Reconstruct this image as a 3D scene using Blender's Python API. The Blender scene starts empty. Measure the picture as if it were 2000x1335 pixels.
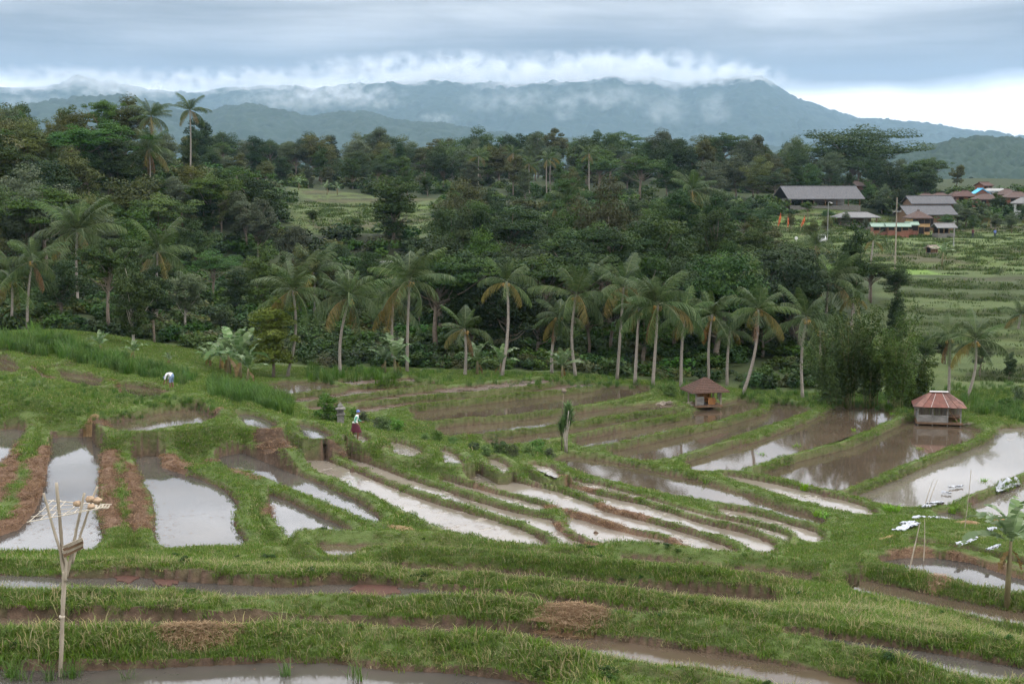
import bpy, math, random
import numpy as np
from mathutils import Vector, Matrix, Euler

random.seed(7); RNG = np.random.default_rng(11)
scene = bpy.context.scene
COL = scene.collection
R = math.radians

# ------------------------------------------------------------------ camera
CAM_Z, FPX, HORIZON = 20.0, 2778.0, 340.0
PITCH = math.atan((667.5 - HORIZON) / FPX)
cam_d = bpy.data.cameras.new("camera"); cam = bpy.data.objects.new("camera", cam_d); COL.objects.link(cam)
cam.location = (0, 0, CAM_Z); cam.rotation_euler = (math.pi / 2 - PITCH, 0, 0)
cam_d.sensor_width = 36.0; cam_d.lens = 50.0; cam_d.clip_start = 0.5; cam_d.clip_end = 30000
scene.camera = cam

# ------------------------------------------------------------------ world: overcast sky with a bright gap over the horizon
world = bpy.data.worlds.new("World"); scene.world = world; world.use_nodes = True
SUN_AZ, SUN_EL = R(105), R(52)
HAZE_D = 6e-5
def build_world():
    nt = world.node_tree; nt.nodes.clear(); N = nt.nodes.new; L = nt.links.new
    def math_(op, a, b=None, c=None, clamp=False):
        n = N('ShaderNodeMath'); n.operation = op; n.use_clamp = clamp
        for i, v in enumerate((a, b, c)):
            if v is None: continue
            if isinstance(v, (int, float)): n.inputs[i].default_value = v
            else: L(v, n.inputs[i])
        return n.outputs[0]
    def maprange(v, a, b, c, d, smooth=True):
        n = N('ShaderNodeMapRange'); n.interpolation_type = 'SMOOTHSTEP' if smooth else 'LINEAR'
        L(v, n.inputs[0])
        for i, x in enumerate((a, b, c, d)): n.inputs[i + 1].default_value = x
        return n.outputs[0]
    tc = N('ShaderNodeTexCoord'); sep = N('ShaderNodeSeparateXYZ'); L(tc.outputs['Generated'], sep.inputs[0])
    elev = math_('MULTIPLY', math_('ARCSINE', sep.outputs[2]), 57.2958)
    az = math_('MULTIPLY', math_('ARCTAN2', sep.outputs[0], sep.outputs[1]), 57.2958)
    def noise(sx, sy, seed, detail=4, rough=0.5, dist=0.0):
        cb = N('ShaderNodeCombineXYZ'); L(math_('MULTIPLY', az, sx), cb.inputs[0]); L(math_('MULTIPLY', elev, sy), cb.inputs[1])
        cb.inputs[2].default_value = seed
        n = N('ShaderNodeTexNoise'); n.inputs['Scale'].default_value = 1; n.inputs['Detail'].default_value = detail
        n.inputs['Roughness'].default_value = rough; n.inputs['Distortion'].default_value = dist
        L(cb.outputs[0], n.inputs['Vector']); return n.outputs[0]
    big = math_('SUBTRACT', noise(0.07, 0.16, 3.1, 3, 0.45), 0.5)
    fine = math_('SUBTRACT', noise(0.28, 0.9, 8.7, 5, 0.55, 0.4), 0.5)
    streak = math_('SUBTRACT', noise(0.05, 0.75, 5.2, 4, 0.5, 0.2), 0.5)
    e2 = math_('ADD', math_('ADD', elev, math_('MULTIPLY', big, 3.4)), math_('MULTIPLY', fine, 0.6))
    ramp = N('ShaderNodeValToRGB'); cr = ramp.color_ramp
    stops = [(-5.0, (.95, .93, .90)), (1.0, (1.28, 1.22, 1.15)), (3.15, (1.32, 1.27, 1.22)), (3.6, (.62, .625, .63)), (4.0, (.205, .205, .208)),
             (5.0, (.22, .222, .228)), (6.0, (.36, .358, .358)), (7.2, (.66, .65, .635)), (9.5, (1.0, 1.0, 1.02)), (12, (1.42, 1.42, 1.46)), (20, (1.72, 1.72, 1.76))]
    for i, (e, c) in enumerate(stops):
        p = (e + 5) / 25.0
        el = cr.elements[i] if i < 2 else cr.elements.new(p)
        el.position = p; el.color = (*c, 1)
    L(math_('DIVIDE', math_('ADD', e2, 5.0), 25.0, clamp=True), ramp.inputs[0])
    # streaks lighten or darken the deck; only where there is deck (above the gap)
    deck = maprange(elev, 3.6, 5.0, 0.0, 1.0)
    mod = math_('ADD', 1.0, math_('MULTIPLY', math_('MULTIPLY', streak, deck), 2.2))
    # an overcast dome is brighter overhead than at its rim
    dome = maprange(elev, 15.0, 75.0, 1.0, 1.15)
    puff = math_('SUBTRACT', noise(0.10, 0.50, 12.4, 6, 0.6, 0.6), 0.5)
    mod = math_('MULTIPLY', mod, math_('ADD', 1.0, math_('MULTIPLY', math_('MULTIPLY', puff, deck), 1.3)))
    lum = math_('MULTIPLY', mod, dome)
    sc = N('ShaderNodeVectorMath'); sc.operation = 'SCALE'; L(ramp.outputs[0], sc.inputs[0]); L(lum, sc.inputs['Scale'])
    sky = N('ShaderNodeTexSky'); sky.sky_type = 'NISHITA'; sky.sun_disc = False
    sky.sun_elevation = SUN_EL; sky.sun_rotation = SUN_AZ; sky.altitude = 600
    bg1 = N('ShaderNodeBackground'); L(sky.outputs[0], bg1.inputs[0]); bg1.inputs[1].default_value = 0.05
    bg2 = N('ShaderNodeBackground'); L(sc.outputs[0], bg2.inputs[0]); bg2.inputs[1].default_value = 1.0
    mx = N('ShaderNodeMixShader'); mx.inputs[0].default_value = 0.96     # cloud cover over the clear sky
    L(bg1.outputs[0], mx.inputs[1]); L(bg2.outputs[0], mx.inputs[2])
    out = N('ShaderNodeOutputWorld'); L(mx.outputs[0], out.inputs[0])
build_world()
sun_d = bpy.data.lights.new("sun", 'SUN'); sun_d.energy = 1.3; sun_d.angle = R(18); sun_d.color = (1.0, .96, .89)
sun = bpy.data.objects.new("sun", sun_d); COL.objects.link(sun)
_s = Vector((math.sin(SUN_AZ) * math.cos(SUN_EL), math.cos(SUN_AZ) * math.cos(SUN_EL), math.sin(SUN_EL)))
sun.rotation_euler = (-_s).to_track_quat('-Z', 'Y').to_euler(); sun.location = (60, -40, 120)
vs = scene.view_settings
vs.view_transform = 'Standard'; vs.look = 'None'; vs.exposure = 0.36; vs.gamma = 1.0; vs.use_curve_mapping = False
cy = scene.cycles
cy.use_denoising = True; cy.max_bounces = 5; cy.diffuse_bounces = 2; cy.glossy_bounces = 3; cy.transmission_bounces = 4
cy.transparent_max_bounces = 6; cy.volume_bounces = 1; cy.use_adaptive_sampling = True; cy.adaptive_threshold = 0.04
cy.caustics_reflective = False; cy.caustics_refractive = False

# ------------------------------------------------------------------ pixel of the photograph -> point of the place
CP, SP = math.cos(PITCH), math.sin(PITCH)
def ray(px, py):
    u = (px - 1000.0) / FPX; v = (667.5 - py) / FPX
    return Vector((u, CP + v * SP, -SP + v * CP))
def at(px, py, z):                       # where the ray meets the level z
    d = ray(px, py); t = (z - CAM_Z) / d.z
    return Vector((d.x * t, d.y * t, z))
def at_y(px, py, y):                     # where the ray is y metres ahead
    d = ray(px, py); t = y / d.y
    return Vector((d.x * t, y, CAM_Z + d.z * t))

# ------------------------------------------------------------------ small helpers
def tag(o, label=None, cat=None, group=None, kind=None):
    if label: o["label"] = label
    if cat: o["category"] = cat
    if group: o["group"] = group
    if kind: o["kind"] = kind
    return o
def empty(name, loc, rz=0.0, s=1.0):
    o = bpy.data.objects.new(name, None); COL.objects.link(o)
    o.location = loc; o.rotation_euler = (0, 0, rz); o.scale = (s, s, s); o.empty_display_size = 0.2
    return o
def link(name, me, parent=None, loc=(0, 0, 0), rot=(0, 0, 0), scale=(1, 1, 1)):
    o = bpy.data.objects.new(name, me); COL.objects.link(o)
    o.location = loc; o.rotation_euler = rot; o.scale = scale
    if parent: o.parent = parent
    return o
def np_mesh(name, V, F, mat=None, smooth=False, attrs=None, mats=None, fmat=None):
    """V (n,3); F (m,4) or (m,3) int array. attrs {name: (domain, array)}"""
    me = bpy.data.meshes.new(name); V = np.asarray(V, dtype=np.float32); F = np.asarray(F, dtype=np.int32)
    k = F.shape[1]; m = len(F)
    me.vertices.add(len(V)); me.vertices.foreach_set('co', V.ravel())
    me.loops.add(m * k); me.loops.foreach_set('vertex_index', F.ravel())
    me.polygons.add(m); me.polygons.foreach_set('loop_start', np.arange(0, m * k, k, dtype=np.int32))
    if smooth: me.polygons.foreach_set('use_smooth', np.ones(m, dtype=bool))
    for mt in (mats or ([mat] if mat else [])): me.materials.append(mt)
    if fmat is not None: me.polygons.foreach_set('material_index', np.asarray(fmat, dtype=np.int32))
    for an, (dom, arr) in (attrs or {}).items():
        a = me.attributes.new(an, 'FLOAT', dom); a.data.foreach_set('value', np.asarray(arr, dtype=np.float32))
    me.update(); me.validate(); return me
class MB:
    """collects boxes, tubes and sheets; build() makes ONE mesh object of them"""
    def __init__(s): s.v = []; s.f = []; s.m = []
    def add(s, vs_, fs, mi=0):
        b = len(s.v); s.v += [tuple(v) for v in vs_]; s.f += [tuple(b + i for i in f) for f in fs]; s.m += [mi] * len(fs)
    def box(s, c, d, rz=0, M=None, mi=0):
        x, y, z = d[0] / 2, d[1] / 2, d[2] / 2
        P = [Vector(p) for p in ((-x, -y, -z), (x, -y, -z), (x, y, -z), (-x, y, -z), (-x, -y, z), (x, -y, z), (x, y, z), (-x, y, z))]
        M = M or Matrix.Rotation(rz, 3, 'Z'); c = Vector(c)
        s.add([M @ p + c for p in P], [(0, 3, 2, 1), (4, 5, 6, 7), (0, 1, 5, 4), (1, 2, 6, 5), (2, 3, 7, 6), (3, 0, 4, 7)], mi)
    def tube(s, pts, rad, n=6, mi=0, cap=True):
        pts = [Vector(p) for p in pts]; k = len(pts); V = []
        rads = rad if hasattr(rad, '__len__') else [rad] * k
        prev = None
        for i, p in enumerate(pts):
            t = (pts[min(i + 1, k - 1)] - pts[max(i - 1, 0)]).normalized()
            if prev is None: a = t.orthogonal().normalized()
            else: a = (prev - t * prev.dot(t)).normalized()
            prev = a; b = t.cross(a)
            V += [p + (a * math.cos(2 * math.pi * j / n) + b * math.sin(2 * math.pi * j / n)) * rads[i] for j in range(n)]
        F = [(i * n + j, i * n + (j + 1) % n, (i + 1) * n + (j + 1) % n, (i + 1) * n + j) for i in range(k - 1) for j in range(n)]
        if cap: F += [tuple(range(n - 1, -1, -1)), tuple((k - 1) * n + j for j in range(n))]
        s.add(V, F, mi)
    def blob(s, c, r, seed=0, n=8, rough=0.15, mi=0):
        rn = random.Random(seed); c = Vector(c); r = Vector(r) if hasattr(r, '__len__') else Vector((r, r, r)); V = []; h = n // 2
        for i in range(h + 1):
            th = math.pi * i / h
            for j in range(n):
                ph = 2 * math.pi * j / n; k = 1 + (rn.random() - .5) * 2 * rough * (0 < i < h)
                V.append(c + Vector((math.sin(th) * math.cos(ph) * r.x, math.sin(th) * math.sin(ph) * r.y, math.cos(th) * r.z)) * k)
        s.add(V, [(i * n + j, (i + 1) * n + j, (i + 1) * n + (j + 1) % n, i * n + (j + 1) % n) for i in range(h) for j in range(n)], mi)
    def mesh(s, name, mats, smooth=False):
        me = bpy.data.meshes.new(name); me.from_pydata([tuple(v) for v in s.v], [], s.f)
        for m in (mats if isinstance(mats, (list, tuple)) else [mats]): me.materials.append(m)
        me.polygons.foreach_set('material_index', s.m)
        if smooth: me.polygons.foreach_set('use_smooth', [True] * len(s.f))
        me.update(); return me
    def build(s, name, mats, parent=None, smooth=False, loc=(0, 0, 0), rot=(0, 0, 0)):
        return link(name, s.mesh(name, mats, smooth), parent, loc, rot)

# value noise in numpy
def _hash(ix, iy, seed):
    h = (ix.astype(np.int64) * 374761393 + iy.astype(np.int64) * 668265263 + seed * 1442695041) & 0xFFFFFFFF
    h = ((h ^ (h >> 13)) * 1274126177) & 0xFFFFFFFF
    return ((h ^ (h >> 16)) & 0xFFFF).astype(np.float64) / 65535.0
def vnoise(x, y, seed=0):
    ix = np.floor(x); iy = np.floor(y); fx = x - ix; fy = y - iy
    fx = fx * fx * (3 - 2 * fx); fy = fy * fy * (3 - 2 * fy)
    a = _hash(ix, iy, seed); b = _hash(ix + 1, iy, seed); c = _hash(ix, iy + 1, seed); d = _hash(ix + 1, iy + 1, seed)
    return (a * (1 - fx) + b * fx) * (1 - fy) + (c * (1 - fx) + d * fx) * fy
def fbm(x, y, seed=0, oct=4):
    s = 0; a = .5
    for k in range(oct): s = s + a * (vnoise(x * 2 ** k, y * 2 ** k, seed + k) - .5); a *= .5
    return s * 2     # about -1..1

# ------------------------------------------------------------------ materials
def new_mat(name):
    m = bpy.data.materials.new(name); m.use_nodes = True; nt = m.node_tree
    return m, nt, nt.nodes['Principled BSDF']
def noise_node(nt, scale, detail=4, rough=.55, coord='Object', vec=None, scl=None):
    tc = nt.nodes.new('ShaderNodeTexCoord'); n = nt.nodes.new('ShaderNodeTexNoise')
    n.inputs['Scale'].default_value = scale; n.inputs['Detail'].default_value = detail; n.inputs['Roughness'].default_value = rough
    src = vec or tc.outputs[coord]
    if scl:
        mp = nt.nodes.new('ShaderNodeMapping'); mp.inputs['Scale'].default_value = scl; nt.links.new(src, mp.inputs[0]); src = mp.outputs[0]
    nt.links.new(src, n.inputs['Vector']); return n.outputs['Fac']
def ramp_node(nt, fac, stops):
    r = nt.nodes.new('ShaderNodeValToRGB'); cr = r.color_ramp
    for i, (p, c) in enumerate(stops):
        e = cr.elements[i] if i < 2 else cr.elements.new(p)
        e.position = p; e.color = (*c, 1)
    nt.links.new(fac, r.inputs[0]); return r.outputs[0]
def mix_rgb(nt, fac, a, b, mode='MIX'):
    n = nt.nodes.new('ShaderNodeMix'); n.data_type = 'RGBA'; n.blend_type = mode
    for sock, v in ((n.inputs[0], fac), (n.inputs[6], a), (n.inputs[7], b)):
        if isinstance(v, (int, float)): sock.default_value = v
        elif isinstance(v, tuple): sock.default_value = (*v, 1)
        else: nt.links.new(v, sock)
    return n.outputs[2]
def math_node(nt, op, a, b=0.0, clamp=False):
    n = nt.nodes.new('ShaderNodeMath'); n.operation = op; n.use_clamp = clamp
    for i, v in enumerate((a, b)):
        if isinstance(v, (int, float)): n.inputs[i].default_value = v
        else: nt.links.new(v, n.inputs[i])
    return n.outputs[0]
def attr_node(nt, name, typ='GEOMETRY'):
    n = nt.nodes.new('ShaderNodeAttribute'); n.attribute_name = name; n.attribute_type = typ; return n.outputs['Fac']
def bump(nt, bsdf, h, strength=.4, dist=.05):
    b = nt.nodes.new('ShaderNodeBump'); b.inputs['Strength'].default_value = strength; b.inputs['Distance'].default_value = dist
    nt.links.new(h, b.inputs['Height']); nt.links.new(b.outputs[0], bsdf.inputs['Normal'])
def simple(name, ca, cb, scale=6, rough=.75, bs=.3, bd=.02, coord='Object', scl=None, metal=0, spec=.35):
    m, nt, b = new_mat(name); f = noise_node(nt, scale, 5, .6, coord, scl=scl)
    nt.links.new(ramp_node(nt, f, [(.32, ca), (.68, cb)]), b.inputs['Base Color'])
    b.inputs['Roughness'].default_value = rough; b.inputs['Metallic'].default_value = metal; b.inputs['Specular IOR Level'].default_value = spec
    if bs: bump(nt, b, f, bs, bd)
    return m
def leaf_mat(name, ca, cb, cc=None, rough=.55, trans=.25, hue=.016, val=.36):
    """foliage: face tint picks between the species' leaf colours, the object's random number shifts the whole plant"""
    m, nt, b = new_mat(name); L = nt.links.new
    t = attr_node(nt, 'tint')
    col = ramp_node(nt, t, [(.0, ca), (.6, cb), (1.0, cc or cb)])
    oi = nt.nodes.new('ShaderNodeObjectInfo'); hs = nt.nodes.new('ShaderNodeHueSaturation')
    L(math_node(nt, 'ADD', math_node(nt, 'MULTIPLY', oi.outputs['Random'], 2 * hue), .5 - hue), hs.inputs['Hue'])
    r2 = math_node(nt, 'FRACT', math_node(nt, 'MULTIPLY', oi.outputs['Random'], 7.31))
    L(math_node(nt, 'ADD', math_node(nt, 'MULTIPLY', r2, 2 * val), 1 - val), hs.inputs['Value'])
    r3 = math_node(nt, 'FRACT', math_node(nt, 'MULTIPLY', oi.outputs['Random'], 17.7))
    L(math_node(nt, 'ADD', math_node(nt, 'MULTIPLY', r3, .3), .98), hs.inputs['Saturation'])
    L(col, hs.inputs['Color']); L(hs.outputs[0], b.inputs['Base Color'])
    b.inputs['Roughness'].default_value = rough; b.inputs['Specular IOR Level'].default_value = .12
    tr = nt.nodes.new('ShaderNodeBsdfTranslucent'); L(hs.outputs[0], tr.inputs[0])
    mx = nt.nodes.new('ShaderNodeMixShader'); mx.inputs[0].default_value = trans
    out = nt.nodes['Material Output']; L(b.outputs[0], mx.inputs[1]); L(tr.outputs[0], mx.inputs[2]); L(mx.outputs[0], out.inputs[0])
    return m
# ------------------------------------------------------------------ paddies: outlines read off the photograph, each laid on its own level
POLYS = []      # name, level, outline in pixels, bund height, bund width, kind
def P(z, pts, hb=.28, wb=.45, kind='water', s=1.0, wall=None):
    POLYS.append(dict(z=z, px=pts, hb=hb, wb=wb, kind=kind, s=s))
def S(z, line, th, hb=.25, wb=.35, kind='water', s=1.0):      # a narrow ditch along a line, th pixels high in the picture
    top = [(x, y - th / 2) for x, y in line]; bot = [(x, y + th / 2) for x, y in line]
    P(z, top + bot[::-1], hb, wb, kind, s)
# the near bank
P(13.5, [(-260,1304),(0,1302),(140,1305),(320,1300),(425,1295),(530,1290),(650,1292),(755,1306),(900,1313),(1000,1326),(1080,1345),(1080,1430),(-260,1430)], .30, .62, 'clear')
S(12.75, [(-250,1208),(0,1207),(300,1212),(440,1217),(650,1217),(860,1222),(1000,1233),(1180,1250),(1350,1270),(1440,1282),(1600,1313),(1760,1350),(1900,1395)], 9, .30, .55, 'brown')
P(11.9, [(-250,1118),(0,1120),(120,1126),(200,1127),(246,1122),(352,1133),(458,1140),(563,1145),(650,1138),(756,1141),(930,1157),(1072,1171),(1178,1184),(1350,1205),(1430,1220),(1511,1230),(1652,1247),(1828,1272),(2000,1302),(2200,1345),
      (2200,1360),(2000,1311),(1916,1303),(1828,1293),(1652,1266),(1546,1249),(1423,1221),(1300,1209),(1250,1203),(1178,1199),(1100,1190),(1065,1180),(950,1170),(914,1176),(773,1175),(685,1156),(563,1150),(482,1155),(460,1172),(440,1172),(420,1153),(352,1147),(246,1147),(148,1155),(88,1157),(0,1147),(-250,1145)], .23, .52, 'clear')
S(10.4, [(745,1106),(860,1111),(975,1117),(1110,1129),(1230,1141),(1350,1154),(1440,1164),(1525,1173)], 8, .36, .45, 'brown')
S(9.5, [(620,1064),(720,1068),(826,1074),(985,1094),(1060,1099),(1143,1106)], 8, .36, .45, 'brown')
S(9.3, [(1213,1089),(1260,1091),(1320,1098),(1405,1111),(1483,1113),(1600,1127),(1680,1141)], 8, .34, .45, 'brown')
S(9.6, [(1652,1128),(1758,1148),(1863,1172),(2000,1197),(2150,1230)], 8, .36, .45, 'brown')
# left field
P(5.9, [(-120,845),(0,840),(50,835),(45,850),(20,885),(0,896),(-120,930)], .3, .5, 'clear')
P(5.6, [(100,856),(187,853),(203,880),(195,895),(193,940),(192,1006),(197,1030),(206,1046),(158,1073),(116,1080),(35,1079),(-60,1079),(-40,1060),(39,1034),(67,999),(86,960),(92,918),(100,870)], .35, .5, 'clear')
P(5.4, [(262,895),(320,887),(313,898),(317,914),(352,925),(387,935),(437,957),(461,978),(459,998),(452,1008),(458,1030),(477,1050),(472,1058),(352,1062),(310,1058),(303,1034),(304,999),(296,960),(278,928),(262,903)], .35, .6, 'clear')
P(5.2, [(522,964),(563,981),(616,1006),(692,1039),(690,1044),(635,1052),(581,1060),(572,1050),(539,1017),(526,985)], .3, .4, 'clear')
P(5.1, [(420,895),(475,884),(503,897),(563,921),(634,950),(700,983),(747,1010),(742,1016),(700,1000),(634,971),(598,957),(528,931),(470,912),(428,905)], .28, .4, 'clear')
P(4.9, [(549,886),(609,883),(650,905),(720,935),(791,964),(861,988),(949,1013),(1002,1030),(1069,1057),(1058,1063),(967,1060),(932,1046),(833,1013),(791,990),(738,964),(650,932),(599,906)], .26, .35, 'slurry')
P(4.75, [(671,891),(720,907),(791,935),(861,957),(942,985),(1002,1002),(1076,1016),(1087,1034),(1118,1055),(1160,1068),(1136,1068),(1072,1048),(1002,1020),(932,999),(861,971),(791,946),(720,923)], .23, .3, 'slurry')
P(4.65, [(1104,1006),(1178,1030),(1248,1048),(1312,1059),(1319,1073),(1301,1078),(1231,1071),(1192,1058),(1143,1052),(1115,1034)], .23, .3, 'slurry')
S(4.6, [(860,938),(925,957),(1000,976),(1070,994)], 5, .24, .3, 'slurry')
P(4.5, [(893,926),(918,921),(967,932),(1037,950),(1108,967),(1160,988),(1178,999),(1248,1016),(1300,1030),(1370,1052),(1437,1073),(1437,1083),(1388,1094),(1356,1064),(1321,1053),(1248,1034),(1178,1013),(1108,993),(1055,978),(984,958),(932,942)], .23, .3, 'slurry')
P(4.3, [(1013,926),(1055,928),(1108,950),(1178,971),(1248,985),(1300,1001),(1370,1023),(1448,1041),(1511,1062),(1517,1073),(1480,1094),(1465,1066),(1406,1045),(1335,1030),(1248,1006),(1160,981),(1108,964),(1055,946)], .23, .3, 'slurry')
S(4.15, [(1115,942),(1178,953),(1248,973),(1300,989),(1388,1014),(1476,1032),(1540,1050)], 8, .18, .3, 'slurry')
P(4.0, [(1395,992),(1476,1006),(1546,1027),(1606,1044),(1606,1055),(1546,1041),(1476,1022),(1423,1004)], .23, .3, 'slurry')
P(3.6, [(1076,900),(1111,891),(1178,898),(1266,917),(1300,925),(1370,939),(1458,967),(1546,997),(1613,1012),(1606,1025),(1564,1016),(1476,993),(1406,978),(1335,964),(1248,948),(1196,935),(1143,921),(1090,909)], .3, .5, 'brown')
P(3.3, [(1406,926),(1511,946),(1652,979),(1716,998),(1652,991),(1546,965),(1490,950)], .23, .3, 'slurry')
# ditch terraces along the path
P(5.9, [(454,808),(493,812),(541,824),(528,832),(475,826)], .3, .5, 'clear')
P(5.7, [(577,828),(620,838),(653,847),(605,853),(590,843)], .3, .5, 'clear')
P(5.45, [(684,848),(712,851),(728,856),(697,859)], .25, .4, 'slurry')
P(5.2, [(756,863),(800,871),(835,879),(800,885),(772,884)], .25, .5, 'slurry')
P(5.02, [(856,878),(890,886),(914,899),(870,902)], .25, .5, 'slurry')
P(4.82, [(948,896),(985,903),(1002,909),(984,918),(960,908)], .25, .4, 'slurry')
P(4.58, [(1030,906),(1075,914),(1102,924),(1083,930),(1050,917)], .25, .4, 'slurry')
# left upper field
P(6.1, [(205,829),(282,814),(350,804),(390,799),(424,809),(387,822),(299,832),(218,836)], .55, .8, 'brown')
P(6.3, [(236,752),(280,757),(317,760),(321,766),(264,772),(239,769)], .3, .6, 'brown')
P(6.6, [(108,727),(150,733),(200,742),(205,750),(160,746),(118,738)], .3, .5, 'brown')
P(7.0, [(-60,700),(0,702),(42,712),(30,722),(-60,722)], .4, .6, 'brown')
# middle field: brown terraces behind the path
P(4.55, [(518,750),(560,744),(620,746),(674,752),(620,761),(560,766),(534,765)], .19, .48, 'brown')
P(4.5, [(640,744),(740,738),(800,737),(840,741),(760,746),(680,750)], .19, .48, 'mud')
P(4.38, [(556,777),(650,763),(755,753),(847,745),(852,749),(755,760),(650,775),(570,786)], .19, .48, 'mud')
P(4.2, [(592,797),(671,775),(791,763),(910,754),(1002,744),(1072,738),(1090,742),(1002,755),(910,764),(791,773),(671,786),(610,803)], .19, .48, 'mud')
P(4.02, [(690,797),(791,780),(910,769),(1002,761),(1100,752),(1158,746),(1165,750),(1100,758),(1002,767),(910,778),(791,791),(700,806)], .19, .48, 'mud')
P(3.8, [(798,803),(910,783),(1002,773),(1108,764),(1199,754),(1266,753),(1275,760),(1199,779),(1122,791),(1002,806),(910,813),(808,822)], .19, .48, 'brown')
P(3.55, [(845,836),(967,822),(1048,811),(1122,806),(1266,788),(1318,786),(1325,793),(1220,805),(1122,822),(1002,837),(880,851),(862,848)], .19, .48, 'brown')
P(3.35, [(942,857),(1087,830),(1178,818),(1270,803),(1330,800),(1340,804),(1260,818),(1178,833),(1087,852),(985,868),(955,866)], .19, .48, 'brown')
P(3.15, [(1115,864),(1213,843),(1300,819),(1342,809),(1402,793),(1441,783),(1487,784),(1480,793),(1388,817),(1300,836),(1222,853),(1135,870)], .3, .7, 'brown')
P(3.0, [(1185,884),(1240,873),(1300,857),(1406,824),(1476,801),(1513,788),(1582,796),(1568,801),(1511,822),(1441,846),(1360,872),(1300,889),(1240,896),(1200,894)], .3, .7, 'brown')
P(2.9, [(1634,798),(1687,796),(1754,803),(1744,812),(1652,852),(1546,879),(1450,910),(1430,919),(1375,915),(1333,904),(1400,880),(1476,865),(1582,824)], .3, .7, 'brown')
P(2.75, [(1786,823),(1850,830),(1922,838),(1900,850),(1800,887),(1700,927),(1627,954),(1560,947),(1480,929),(1463,919),(1560,890),(1690,845)], .3, .7, 'brown')
P(2.6, [(2200,836),(2005,836),(1960,838),(1905,862),(1800,905),(1705,945),(1645,962),(1700,975),(1755,985),(1838,984),(1900,955),(2005,912),(2200,850)], .3, .7, 'pale')
P(2.5, [(1891,988),(1940,962),(2010,930),(2200,880),(2200,1000),(2000,1000),(1930,1006)], .3, .6, 'pale')
P(3.0, [(1820,1000),(1891,1006),(1877,1016),(1840,1011)], .25, .5, 'clear')
P(6.2, [(1715,1098),(1758,1090),(1828,1090),(1898,1101),(1969,1124),(2080,1150),(2080,1185),(1969,1149),(1863,1130),(1793,1118),(1722,1113)], .3, .7, 'clear')
S(6.0, [(1780,1064),(1849,1077),(1898,1085),(2000,1110),(2080,1135)], 8, .3, .4, 'slurry')

# ground levels between and beyond the paddies: (pixel x, pixel y, metres ahead) or world points
CTRL = []
def cy_(px, py, y): p = at_y(px, py, y); CTRL.append((p.x, p.y, p.z))
def cz_(px, py, z): p = at(px, py, z); CTRL.append((p.x, p.y, p.z))
for xx in (-8, -3, 0, 3, 8): CTRL += [(xx, 3, 17.9), (xx, 8, 15.4), (xx * 1.3, 13, 14.0)]
for px in (-200, 300, 700, 1100, 1500, 1900, 2200): cz_(px, 1400, 13.7)
for px, py, z in ((0,1150,11.6),(700,1190,12.6),(200,1100,10.6),(400,1090,10.4),(100,1090,10.3),(1000,1075,8.9),(1300,1120,10.0),(1700,1180,10.6),(1900,1230,11.4),(2000,1250,11.6),(1500,1140,9.9),
        (1600,1110,8.2),(1640,1090,5.0),(1640,1060,4.4),(1650,1030,4.0),(1700,1030,4.3),(1750,1050,4.9),(1800,1035,4.6),(1880,1050,5.0),(1960,1050,5.2),(1950,1020,4.0),(1700,1120,7.2),(1980,1190,8.0),(1850,1150,7.6),
        (60,900,6.2),(60,960,6.2),(20,1000,6.1),(230,950,6.0),(240,880,6.2),(100,830,6.6),(300,850,6.3),(450,860,6.0),(540,860,6.4),(400,780,6.7),(250,790,7.2),(60,780,7.4),(100,760,7.3),(30,740,7.6),
        (560,850,6.0),(690,872,5.25),(620,860,5.4),(800,895,5.0),(380,745,6.3),(430,770,5.9),(560,800,5.0),(600,815,4.9),(500,780,5.5),
        (900,890,4.2),(1000,885,3.9),(1080,880,3.6),(850,865,4.4),(760,845,4.8)): cz_(px, py, z)
for px, py, y in ((60,650,115),(160,650,113),(0,640,122),(200,690,106),(330,710,106),(420,720,108),(500,735,111),
        (60,560,150),(200,545,155),(330,600,142),(420,620,140),(200,400,200),(60,380,200),(60,330,240),(200,322,240),(330,345,235),(0,300,300),(300,318,300),(0,320,400),(300,325,400),(420,430,225),(460,400,245),
        (480,655,135),(480,600,160),(400,546,190),(530,531,200),(700,518,214),(620,500,221),(750,492,228),(600,462,236),(750,460,236),(680,425,262),(660,392,300),(800,395,300),(550,400,290),
        (500,365,350),(700,352,380),(900,352,400),(1100,352,400),(1300,352,400),(1500,358,400),(700,348,470),(1100,348,470),(1400,350,470),(1000,345,600),(400,345,600),(1600,345,600),(100,335,600),
        (600,700,124),(750,700,126),(900,715,124),(1050,720,124),(1200,735,121),(1350,745,120),(1480,765,117),(1600,775,116),(1700,785,114),(1800,790,112),
        (900,640,150),(1100,650,150),(1300,660,150),(1500,670,148),(900,560,190),(1100,560,190),(1300,570,190),(1500,570,185),(1000,470,260),(1250,470,260),(1450,480,250),
        (1000,395,320),(1250,395,320),(1450,400,330),(1750,735,125),(1950,740,123),(1750,640,150),(1950,650,148),(1730,550,182),(1850,555,180),(1980,560,178),(1720,520,206),(1850,515,208),(1980,520,205),
        (1600,480,240),(1550,450,265),(1720,470,248),(1850,470,246),(1980,468,248),(1720,452,285),(1850,452,285),(1980,452,285),(1600,405,300),(1700,400,310),(1600,380,360),(1720,375,380),(1850,405,330),(1980,405,330),(1850,372,420),(1980,370,420),(1900,348,600)): cy_(px, py, y)
for xx in (-260, -150, 150, 260):
    CTRL += [(xx, 600, 17), (xx, 420, 15)]

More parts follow.
